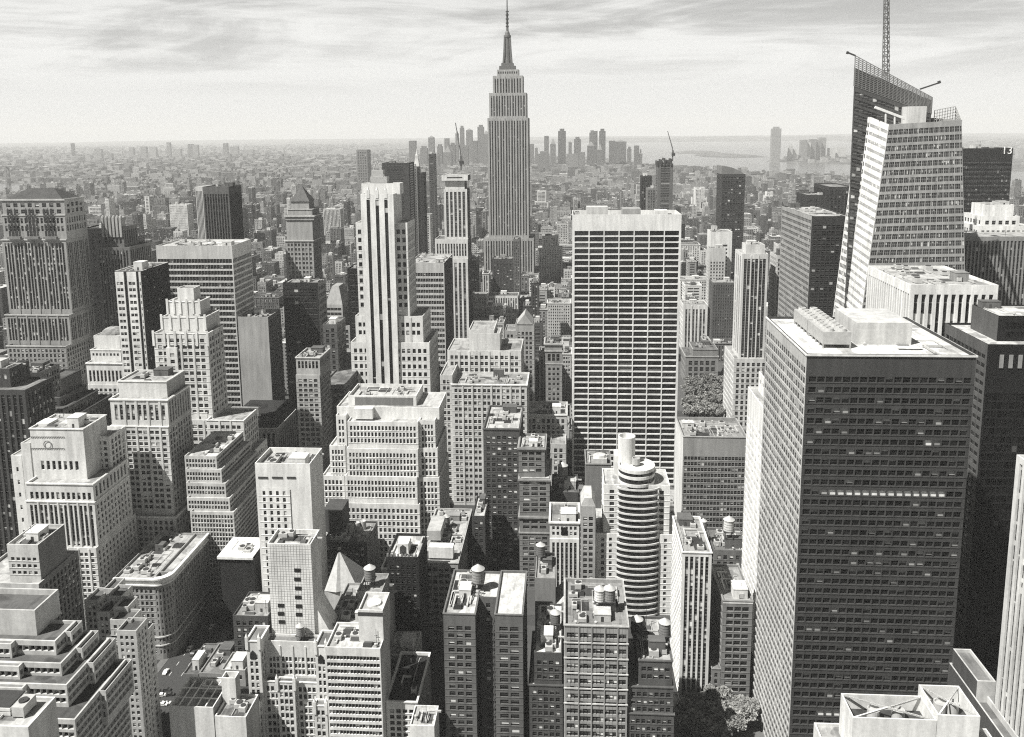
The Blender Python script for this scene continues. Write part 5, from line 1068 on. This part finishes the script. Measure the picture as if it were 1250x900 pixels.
# ============================================================ generic city on its street grid
def xw(y): return float(np.interp(y, [0, 3300, 4300, 5000, 6000, 6900, 7400], [1700, 1700, 1300, 650, 430, 280, 60]))
def xe(y): return float(np.interp(y, [0, 2000, 3700, 5000, 6200, 7400], [-1300, -1650, -2450, -2150, -1450, -260]))
AV = [-1120, -905, -715, -570, -430, -310, -190, 140, 420, 700, 980, 1260, 1540]
cand = []
r = random.Random(11)
FT = np.array(FOOT)
def clear(x0, x1, y0, y1, m=1.5):
    return not np.any((FT[:, 0] < x1+m) & (FT[:, 1] > x0-m) & (FT[:, 2] < y1+m) & (FT[:, 3] > y0-m))
def inpark(x0, x1, y0, y1): return x1 > 70 and x0 < 205 and y1 > 560 and y0 < 930
y = 424
while y < 7300:
    far = y > 2600
    edges = sorted(set([a for a in AV if xe(y)+15 < a < xw(y)-15] + [xe(y)+10, xw(y)-10]))
    if far: edges = [xe(y)+10+k*150 for k in range(int((xw(y)-xe(y)-20)/150)+1)]+[xw(y)-10]
    for a, c in zip(edges[:-1], edges[1:]):
        for row in (0, 1):
            x = a+13 if not far else a+6
            end = c-13 if not far else c-6
            while x < end-6:
                w = r.choice((9, 12, 16, 22, 28, 40)) if not far else r.choice((14, 20, 28, 40)); w = min(w, end-x)
                d0 = y+5+row*31 if not far else y+4+row*33; L = 29+r.uniform(-6, 0)
                if y < 1400: h = r.choice((16, 20, 24, 30, 36, 44, 52, 62))*r.uniform(.85, 1.15)
                elif y < 2600: h = r.choice((16, 22, 28, 36, 46, 58, 70))*r.uniform(.8, 1.15)
                elif y < 4700: h = r.choice((12, 16, 20, 26, 34, 48))*r.uniform(.8, 1.15)
                else: h = r.choice((15, 25, 35, 50, 80))*r.uniform(.8, 1.2)
                if r.random() < (.07 if y < 3600 else .03): h *= r.uniform(1.6, 2.4)
                if y < 640: h = min(h, 26)
                elif y < 800: h = min(h, 60)
                cap_ = CAMZ-(float(np.interp(y, [640, 900, 1300, 2500, 4500, 7400], [345, 300, 262, 222, 203, 188]))-158)/1035*y
                h = min(h, cap_)
                if 1900 < y < 5200 and x < 500 and r.random() < .05: w = min(r.choice((45, 60, 70)), end-x); h = r.uniform(44, 66); L = 16
                if h > 8 and abs(x+w/2) < .75*y+200 and not inpark(x, x+w, d0, d0+L) and clear(x, x+w, d0, d0+L):
                    cand.append((x+.2, x+w-.2, d0, d0+L, h, r.random(), r.random()))
                x += w
    y += 80
# beyond the rivers
for (x0, x1, y0, y1, n_, hh) in ((-16000, -3400, 3500, 17000, 8000, (8, 10, 12, 15, 20, 34)), (-2600, -200, 8000, 14000, 900, (10, 12, 15, 20)), (-4500, -2900, 6500, 9000, 600, (10, 14, 20, 30)), (-3700, -1300, 4500, 8600, 2600, (12, 18, 26, 40)), (3000, 13000, 1500, 18000, 3000, (8, 10, 14, 22)), (1750, 3200, 6600, 7600, 160, (10, 14, 22, 30)), (2600, 4600, 7600, 9500, 300, (8, 12, 18))):
    for k in range(n_):
        yy = y0+(y1-y0)*r.random()**1.3; xx = r.uniform(x0, x1)
        if abs(xx) > .72*yy+300: continue
        s_ = r.uniform(14, 40)*(1+yy/12000); cand.append((xx, xx+s_, yy, yy+s_*r.uniform(.6, 1.5), r.choice(hh)*r.uniform(.8, 1.3), r.random(), r.random()))
def inpoly(x, y, P_):
    c = False
    for (xa, ya), (xb, yb) in zip(P_, P_[1:]+P_[:1]):
        if (ya > y) != (yb > y) and x < (xb-xa)*(y-ya)/(yb-ya)+xa: c = not c
    return c
cand = [c for c in cand if not (c[2] > 3000 and (inpoly(c[0], c[2], hud) or inpoly(c[1], c[3], hud) or inpoly(c[0], c[2], eas)))]
C = np.array(cand)
# which of them show largest: paint every box, far to near, on a coarse grid
def rect(x0, x1, y0, y1, h):
    P_ = [proj((x, yy, z)) for x in (x0, x1) for yy, z in ((y0, h), (y1, h), (y0, 0))]
    return min(p[0] for p in P_), max(p[0] for p in P_), min(p[1] for p in P_), max(p[1] for p in P_)
cw, ch = 500, 360; buf = np.full((ch, cw), -1, int)
allb = [(c[2], i, *rect(*c[:5])) for i, c in enumerate(cand) if c[2] < 3200]+[(f[2], -2, *rect(*f)) for f in FOOT]
for d_, i, xa, xb, ya, yb in sorted(allb, key=lambda q: -q[0]):
    k = cw/1250; buf[max(0, int(ya*k)):max(0, int(yb*k)+1), max(0, int(xa*k)):max(0, int(xb*k)+1)] = i
vis = np.bincount(buf[buf >= 0].ravel(), minlength=len(cand))
order = np.argsort(-vis); NSEP = 190
sep = [i for i in order[:NSEP] if vis[i] > 8]
tones = (.12, .18, .24, .3, .38, .46, .54, .62)
info = []
for i in sep:
    x0, x1, y0, y1, h, r1, r2 = cand[i]; tone = tones[int(r1*8)]
    cx_, cy_ = proj(((x0+x1)/2, y0, h)); 
    best = min(ANCH, key=lambda a: abs(a[0]-cx_)+abs(a[1]-cy_)*1.2); dx, dy = cx_-best[0], cy_-best[1]
    rel = ('left of' if dx < 0 else 'right of') if abs(dx) > abs(dy)*.8 else ('beyond' if dy < 0 else 'below')
    tn = 'dark' if tone < .2 else ('mid-grey' if tone < .35 else ('light grey' if tone < .5 else 'pale')); sh = 'tall' if h > 60 else ('mid-rise' if h > 28 else 'low')
    info.append([i, tone, best[2], rel, tn, sh, math.hypot(dx, dy)])
seen = {}
for e in sorted(info, key=lambda e: e[6]):
    k = (e[2], e[3], e[4], e[5]); e.append(seen.get(k, 0)); seen[k] = e[7]+1
for i, tone, an_, rel, tn, sh, ds, k in info:
    x0, x1, y0, y1, h, r1, r2 = cand[i]
    sc_ = y0/1035
    nm = {'tall': 'apartment_tower', 'mid-rise': 'loft_block', 'low': 'low_block'}[sh]
    lab = '%s %s block, %s %s %s' % (tn, sh, 'nearest' if k == 0 else ordn[min(k, 29)]+' nearest', rel, an_)
    bb = Bld(nm, lab, tone, side=tone*1.1, win=(.3, .4, .025), roof=r.choice((.08, .14, .22, .35, .5, .65)), group='plain blocks of the city beyond the towers', near=False)
    fl = 3.7; q = dict(cp=r.choice((2.6, 3.2, 4)), rp=fl, ww=r.choice((.42, .5, .6)), wh=.52, dep=.3, mt=.7)
    typ = r2
    if typ < .12: q = dict(cp=9, rp=fl, ww=.95, wh=.48, dep=.3, mt=.7)
    elif typ < .25: q = dict(cp=3.2, rp=fl, ww=.5, wh=.62, dep=.4, mt=.7, slot=True)
    elif typ < .45: q['grp'] = 2
    if h > 40 and r.random() < .5 and x1-x0 > 12:
        m_ = (x1-x0)*.16; bb.tw(x0+m_, x1-m_, y0+3, y1-3, h, q, sc=1.0); bb.tw(x0, x1, y0, y1, h*r.uniform(.6, .85), q, sc=1.0, cor=.5)
    else: bb.tw(x0, x1, y0, y1, h, q, sc=1.0, cor=r.choice((0, .5, .8)))
    bb.done(3 if y0 < 1300 else 1, int(i))
# all the rest of the city, too many to count
fm, n = newmat('far_city'); g_ = n('ShaderNodeNewGeometry'); P_ = g_.outputs['Position']
xyz = n('ShaderNodeSeparateXYZ', i={0: P_}).outputs; nx = n('ShaderNodeSeparateXYZ', i={0: g_.outputs['Normal']}).outputs
u_ = n.mix(n.m('GREATER_THAN', n.m('ABSOLUTE', nx[0]), .5), xyz[0], xyz[1])
wi = n.m('MULTIPLY', n.m('LESS_THAN', n.m('FRACT', n.m('MULTIPLY', u_, 1/3.4)), .48), n.m('LESS_THAN', n.m('FRACT', n.m('MULTIPLY', xyz[2], 1/3.6)), .52))
wi = n.m('MULTIPLY', wi, n.m('LESS_THAN', n.m('ABSOLUTE', nx[2]), .5))
tn_ = n('ShaderNodeAttribute', attribute_name='tone').outputs['Fac']
tn_ = n.m('MULTIPLY', tn_, n.mr(n.noise(P_, .25, 4, .7), .3, .7, .72, 1.2))
finish(n, n.mix(wi, tn_, .03), .85, .25)
BB = Buf(); tone_f = []
rest = np.setdiff1d(np.arange(len(cand)), np.array(sep)); Q = C[rest]
def addboxes(x0, x1, y0, y1, z0, z1, wt_, rt_):
    A = lambda *p: np.stack(p, -1)
    fs = [[A(x0,y0,z0),A(x1,y0,z0),A(x1,y0,z1),A(x0,y0,z1)], [A(x1,y0,z0),A(x1,y1,z0),A(x1,y1,z1),A(x1,y0,z1)], [A(x0,y1,z0),A(x0,y0,z0),A(x0,y0,z1),A(x0,y1,z1)], [A(x1,y1,z0),A(x0,y1,z0),A(x0,y1,z1),A(x1,y1,z1)], [A(x0,y0,z1),A(x1,y0,z1),A(x1,y1,z1),A(x0,y1,z1)]]
    for k, f in enumerate(fs): BB.add(np.stack(f, 1), 0, None, rt_ if k == 4 else wt_)
nq = len(Q); wt_ = np.array(tones)[(Q[:, 5]*8).astype(int)]*.68; rt_ = rng.choice([.05, .07, .09, .12, .16, .22, .32, .5], nq)
z_ = np.zeros(nq); addboxes(Q[:, 0], Q[:, 1], Q[:, 2], Q[:, 3], z_, Q[:, 4], wt_, rt_)
k = Q[:, 2] < 4000; Qn = Q[k]; m_ = len(Qn)
for rep in range(3):
    w_ = (Qn[:, 1]-Qn[:, 0]); l_ = Qn[:, 3]-Qn[:, 2]; fx, fy = rng.uniform(.05, .6, m_), rng.uniform(.05, .6, m_); sz = rng.uniform(.12, .3, m_)
    xa, ya = Qn[:, 0]+w_*fx, Qn[:, 2]+l_*fy
    addboxes(xa, xa+w_*sz, ya, ya+l_*sz, Qn[:, 4], Qn[:, 4]+rng.uniform(1.5, 5, m_), rng.choice([.1, .2, .35, .55], m_), rng.choice([.08, .15, .3, .55], m_))
fb = (-1, 1, -1, 1)
me = BB.mesh('city_fabric', [fm], attr='tone'); tag(link('city_fabric', me), kind='stuff')
# ============================================================ water tanks on the roofs
def tank_proto():
    root = link('water_tank', None); B = Buf()
    for sx_ in (-1, 1):
        for sy_ in (-1, 1): B.bar((sx_*1.3, sy_*1.3, 0), (sx_*1.3, sy_*1.3, 2.6), .22)
    B.bar((-1.3, -1.3, .2), (1.3, -1.3, 2.5), .12); B.bar((1.3, 1.3, .2), (1.3, -1.3, 2.5), .12); B.box(-1.9, 1.9, -1.9, 1.9, 2.6, 2.85, bottom=True)
    link('stand', B.mesh('tank_stand', [plain('dark_metal', .05)]), root); B = Buf()
    B.lathe((0, 0, 2.85), [(1.95, 0), (1.8, 3.9)], 18)
    tk = link('tank', B.mesh('tank_drum', [wall(.34)]), root)
    for z in (.6, 1.5, 2.4, 3.3): B = Buf(); B.lathe((0, 0, 2.85+z), [(1.95-.038*z*1.0+.03, 0), (1.95-.038*z+.03, .1)], 18); link('hoop', B.mesh('tank_hoop', [plain('dark_metal', .05)]), tk)
    B = Buf(); B.lathe((0, 0, 6.75), [(2.05, 0), (.02, 1.5)], 18); link('tank_roof', B.mesh('tank_lid', [wall(.5)]), root)
    return root
def copy_tree(o, parent=None):
    c = o.copy(); COL.objects.link(c); c.parent = parent
    for ch in list(o.children): copy_tree(ch, c)
    return c
TP = tank_proto(); first = True
tanks = [(732, 742, 312, 1.15, 'white-topped water tank, left of a close pair on the pale grouped-window loft', .6), (744, 742, 312, 1.2, 'grey water tank, right of a close pair on the pale grouped-window loft', .3),
 (678, 762, 330, 1.1, 'dark pot-bellied water tank above the messy white roof', .25), (777, 793, 316, 1.25, 'black water tank left on the two-tank dark brick loft', .08), (811, 790, 316, 1.25, 'brown water tank right on the two-tank dark brick loft', .3),
 (584, 725, 330, 1.4, 'stubby grey water tank between the wings of the twin-wing brick block', .35), (452, 716, 356, 1.35, 'fat water tank on the stair tower right of the faceted glass gable', .3), (367, 775, 327, 0.95, 'grey water tank behind the gothic terracotta building', .35),
 (687, 590, 470, 1.5, 'water tank with pale conical lid behind the arched white building', .3), (889, 662, 436, 1.5, 'pale water tank on the dark loft under the grey grid block', .55), (858, 660, 440, 1.0, 'small water tank on loft roof left of the pale tank', .3), (545, 640, 440, 1.0, 'small water tank on the roof strip below the broad white stepped block', .3), (712, 596, 476, 1.0, 'little water tank beside the blank grey box wall', .3), (660, 700, 366, 1.1, 'little water tank at the grey box wall, lower centre', .25)]
bpy.context.view_layer.update()
dgr = bpy.context.evaluated_depsgraph_get()
for (px, py, d, s_, lab, tone) in tanks:
    p = at(px, py, d); hit, loc, *_ = S.ray_cast(dgr, Vector((p[0], d, 300)), Vector((0, 0, -1)))
    z = loc.z if hit else 0
    o = TP if first else copy_tree(TP); first = False
    o.location = (p[0], d, z); o.scale = (s_, s_, s_); tag(o, lab, 'water tank', 'wooden water tanks on the loft roofs')
    for ch in o.children:
        if ch.name.startswith('tank') and not ch.name.startswith('tank_roof') and tone != .34:
            ch.data = ch.data.copy(); ch.data.materials[0] = wall(tone)
# ============================================================ trees
def leafmat():
    m, n = newmat('foliage'); rnd_ = n('ShaderNodeAttribute', attribute_name='rnd').outputs['Fac']
    o_ = n('ShaderNodeObjectInfo').outputs['Random']; v = n.m('MULTIPLY', n.mr(rnd_, 0, 1, .12, .3), n.mr(o_, 0, 1, .75, 1.3)); finish(n, v, .6, .3, warm=.95); return m
LEAF = leafmat(); BARK = plain('bark', .07, .9)
def crown_mesh(seed, R_=4.5, H_=6.5, n=1500):
    r_ = np.random.default_rng(seed); lob = r_.normal(0, 1, (14, 3)); lob /= np.linalg.norm(lob, axis=1)[:, None]; lob *= np.array([R_*.62, R_*.62, H_*.30])*r_.uniform(.5, 1, (14, 1))
    k = r_.integers(0, 14, n); v = r_.normal(0, 1, (n, 3)); v /= np.linalg.norm(v, axis=1)[:, None]
    c = lob[k]+v*np.array([R_*.36, R_*.36, H_*.2])*r_.uniform(.6, 1.05, (n, 1)); c[:, 2] += H_*.95
    a = r_.normal(0, 1, (n, 3)); a[:, 2] *= .5; a /= np.linalg.norm(a, axis=1)[:, None]; b_ = np.cross(a, r_.normal(0, 1, (n, 3))); b_ /= np.linalg.norm(b_, axis=1)[:, None]
    s_ = r_.uniform(.28, .62, (n, 1)); q = np.stack([c-a*s_-b_*s_*.6, c+a*s_-b_*s_*.6, c+a*s_+b_*s_*.6, c-a*s_+b_*s_*.6], 1)
    B = Buf(); B.add(q, 0, None, (r_.random(n)*.6+r_.random(14)[k]*.4)); return B.mesh('crown', [LEAF])
CR = [crown_mesh(k) for k in range(4)]
B = Buf(); B.lathe((0, 0, 0), [(.32, 0), (.22, 2.2), (.16, 4.6)], 8)
for k in range(5): a = k*1.26; B.bar((0, 0, 2.4+k*.35), (2.1*math.cos(a), 2.1*math.sin(a), 5.2+k*.25), .16)
TR = B.mesh('trunk', [BARK])
def tree(x, y, s_, k, lab, grp):
    root = link('tree', None, None, (x, y, 0)); root.rotation_euler = (0, 0, k*1.7); root.scale = (s_, s_, s_*random.uniform(.9, 1.15)); tag(root, lab, 'tree', grp)
    link('trunk', TR, root); link('crown', CR[k % 4], root)
i = 0
for px, py in ((836,868),(846,862),(856,866),(868,862),(880,860),(890,864),(901,866),(911,870),(917,876),(842,878),(853,880),(864,876),(876,875),(888,878),(899,882),(909,886),(846,892),(860,890),(873,888),(885,891),(897,895),(838,890),(868,902),(884,905),(852,906)):
    g_ = ground(px, py+6); f = py < 870
    tree(g_[0], g_[1], random.uniform(1.0, 1.35), i, 'leafy street tree in the %s of the small grove, %s from its left' % ('sunny back row' if f else 'shaded front part', ordn[i]), 'trees of the small street grove'); i += 1
i = 0; rt = random.Random(5)
for row, (py, n_) in enumerate(((506, 8), (500, 8), (494, 8), (488, 9), (482, 9), (476, 8), (470, 8), (464, 7), (456, 4), (446, 3), (437, 3))):
    for k in range(n_):
        px = 836+(908-836)*(k+.5)/n_+rt.uniform(-3, 3) if py > 460 else 882+16*(k+.5)/n_*2
        g_ = ground(px, py+8)
        if clear(g_[0]-2, g_[0]+2, g_[1]-2, g_[1]+2, .5):
            tree(g_[0], g_[1], rt.uniform(1.15, 1.6), i, 'broad park tree in %s row from the front, beside the wide white slab' % ['the first', 'the second', 'the third', 'the fourth', 'the fifth', 'the sixth', 'the seventh', 'the eighth', 'the ninth', 'the tenth', 'the last'][row], 'trees of the park'); i += 1
sheet('park_lawn', [(75, 770), (200, 770), (230, 960), (95, 960)], .02, simple_mat('lawn', .09, .95))
# a spread of far trees among the low quarter is part of the mass of the city
# ============================================================ cars
def car_proto():
    root = link('car', None); B = Buf()
    prof = [(-2.2, .35), (-2.2, .85), (-1.3, .95), (-.7, 1.42), (.75, 1.42), (1.35, .98), (2.2, .85), (2.2, .35)]; w = .88
    for (a, c) in zip(prof[:-1], prof[1:]): B.add(np.array([[(a[0], -w, a[1]), (c[0], -w, c[1]), (c[0], w, c[1]), (a[0], w, a[1])]]))
    for s_ in (-w, w):
        B.add(np.array([[(-2.2, s_, .35), (2.2, s_, .35), (2.2, s_, .85), (-2.2, s_, .85)], [(-2.2, s_, .85), (2.2, s_, .85), (1.35, s_, .98), (-1.3, s_, .95)], [(-1.3, s_, .95), (1.35, s_, .98), (.75, s_, 1.42), (-.7, s_, 1.42)]]))
    link('body', B.mesh('car_body', [plain('car_paint', .6, .3, .5)]), root); B = Buf()
    B.add(np.array([[(-1.28, -.8, .97), (-1.28, .8, .97), (-.73, .8, 1.41), (-.73, -.8, 1.41)], [(1.33, -.8, 1.0), (.78, -.8, 1.41), (.78, .8, 1.41), (1.33, .8, 1.0)]])+np.array([0, 0, .02]))
    for s_ in (-.89, .89): B.add(np.array([[(-1.1, s_, 1.0), (1.15, s_, 1.02), (.68, s_, 1.38), (-.64, s_, 1.38)]]))
    link('glazing', B.mesh('car_glass', [plain('dark_glass', .02, .15, .5)]), root)
    for x in (-1.35, 1.35):
        for s_ in (-.8, .8):
            B = Buf(); n_ = 12; a = np.linspace(0, 2*math.pi, n_+1)
            for k in range(n_):
                p = lambda j, yy: (x+.34*math.cos(a[j]), yy, .34+.34*math.sin(a[j]))
                B.add(np.array([[p(k, s_-.1), p(k+1, s_-.1), p(k+1, s_+.1), p(k, s_+.1)], [p(k, s_+.12*np.sign(s_)), p(k+1, s_+.12*np.sign(s_)), (x, s_+.12*np.sign(s_), .34), (x, s_+.12*np.sign(s_), .34)]]))
            link('wheel', B.mesh('car_wheel', [plain('tyre', .03)]), root)
    return root
CP = car_proto(); cars = [(186, 838), (193, 846), (197, 850), (203, 843), (190, 856), (207, 849), (199, 861), (184, 866), (180, 872), (194, 871)]
for i, (px, py) in enumerate(cars):
    g_ = ground(px, py); o = CP if i == 0 else copy_tree(CP); o.location = (g_[0], g_[1], .01); o.rotation_euler = (0, 0, .1*(i % 3)+(1.57 if i % 4 == 0 else 0))
    tn = ('white', .75) if i % 2 == 0 else ('dark', .06); tag(o, '%s car in the sunny street gap, %s from the round-cornered block' % (tn[0], ordn[i]), 'car', 'cars in the street gap at lower left')
    for ch in o.children:
        if ch.name.startswith('body'): ch.data = ch.data.copy(); ch.data.materials[0] = plain('car_paint_'+tn[0], tn[1], .3, .5)
for i in range(16):
    o = copy_tree(CP); y_ = 366+i*6.4+(i % 3)*1.3; o.location = (-195.5+(i*7 % 4)*3.4, y_, .01); o.rotation_euler = (0, 0, math.pi/2*(1 if i % 4 < 2 else -1)); tn = ('white', .75) if i % 3 == 0 else ('dark', .06)
    tag(o, '%s car on the shaded avenue beside the round-cornered block, %s along' % (tn[0], ordn[i]), 'car', 'cars on the avenue at lower left')
    for ch in o.children:
        if ch.name.startswith('body'): ch.data = ch.data.copy(); ch.data.materials[0] = plain('car_paint_'+tn[0], tn[1], .3, .5)
# ============================================================ bridge over the river at far left
def bridge(lab, x0, x1, y, h):
    root = link('suspension_bridge', None, None, ((x0+x1)/2, y, 0)); tag(root, lab, 'bridge'); off = np.array([(x0+x1)/2, y, 0]); st_ = plain('bridge_steel', .16)
    B = Buf(); B.box(x0-600, x1+600, y-14, y+14, 38, 44, bottom=True); link('deck', B.mesh('bridge_deck', [st_], off), root)
    for x in (x0, x1):
        B = Buf()
        for s_ in (-12, 12): B.box(x-5, x+5, y+s_-3, y+s_+3, 0, h)
        for z in (55, h-12): B.box(x-4, x+4, y-9, y+9, z, z+8, bottom=True)
        link('tower', B.mesh('bridge_tower', [st_], off), root)
    for s_ in (-12, 12):
        B = Buf(); n_ = 24; P_ = [(x0+(x1-x0)*k/n_, y+s_, 50+(h-52)*(2*k/n_-1)**2) for k in range(n_+1)]
        P_ = [(x0-500, y+s_, 44)]+P_+[(x1+500, y+s_, 44)]
        for a, c in zip(P_[:-1], P_[1:]): B.bar(a, c, 1.6)
        for a in P_[2:-2]: B.bar(a, (a[0], a[1], 44), .5)
        link('cable', B.mesh('bridge_cable', [st_], off), root)
pb = at(8, 203, 4300); bridge('steel suspension bridge with lattice tower crossing the river at far left edge', pb[0]-480, pb[0], 4300, 102)
pb = at(345, 190, 6600); bridge('faint suspension bridge in the hazy distance, left of the three-stripe tower', pb[0]-420, pb[0], 6600, 100)
# ============================================================ air
B = Buf(); B.box(-20000, 20000, -600, 30000, -1.0, 520, bottom=True)
hz = bpy.data.materials.new('haze'); hz.use_nodes = True; ht = hz.node_tree; ht.nodes.clear(); n = NT(ht)
pv = n('ShaderNodeVolumePrincipled', i={'Density': 6.0e-5, 'Anisotropy': 0.0}); pv.inputs['Color'].default_value = (.99, .99, .97, 1)
ho = n('ShaderNodeOutputMaterial'); n.l.new(pv.outputs[0], ho.inputs['Volume'])
tag(link('haze', B.mesh('haze', [hz])), kind='stuff')
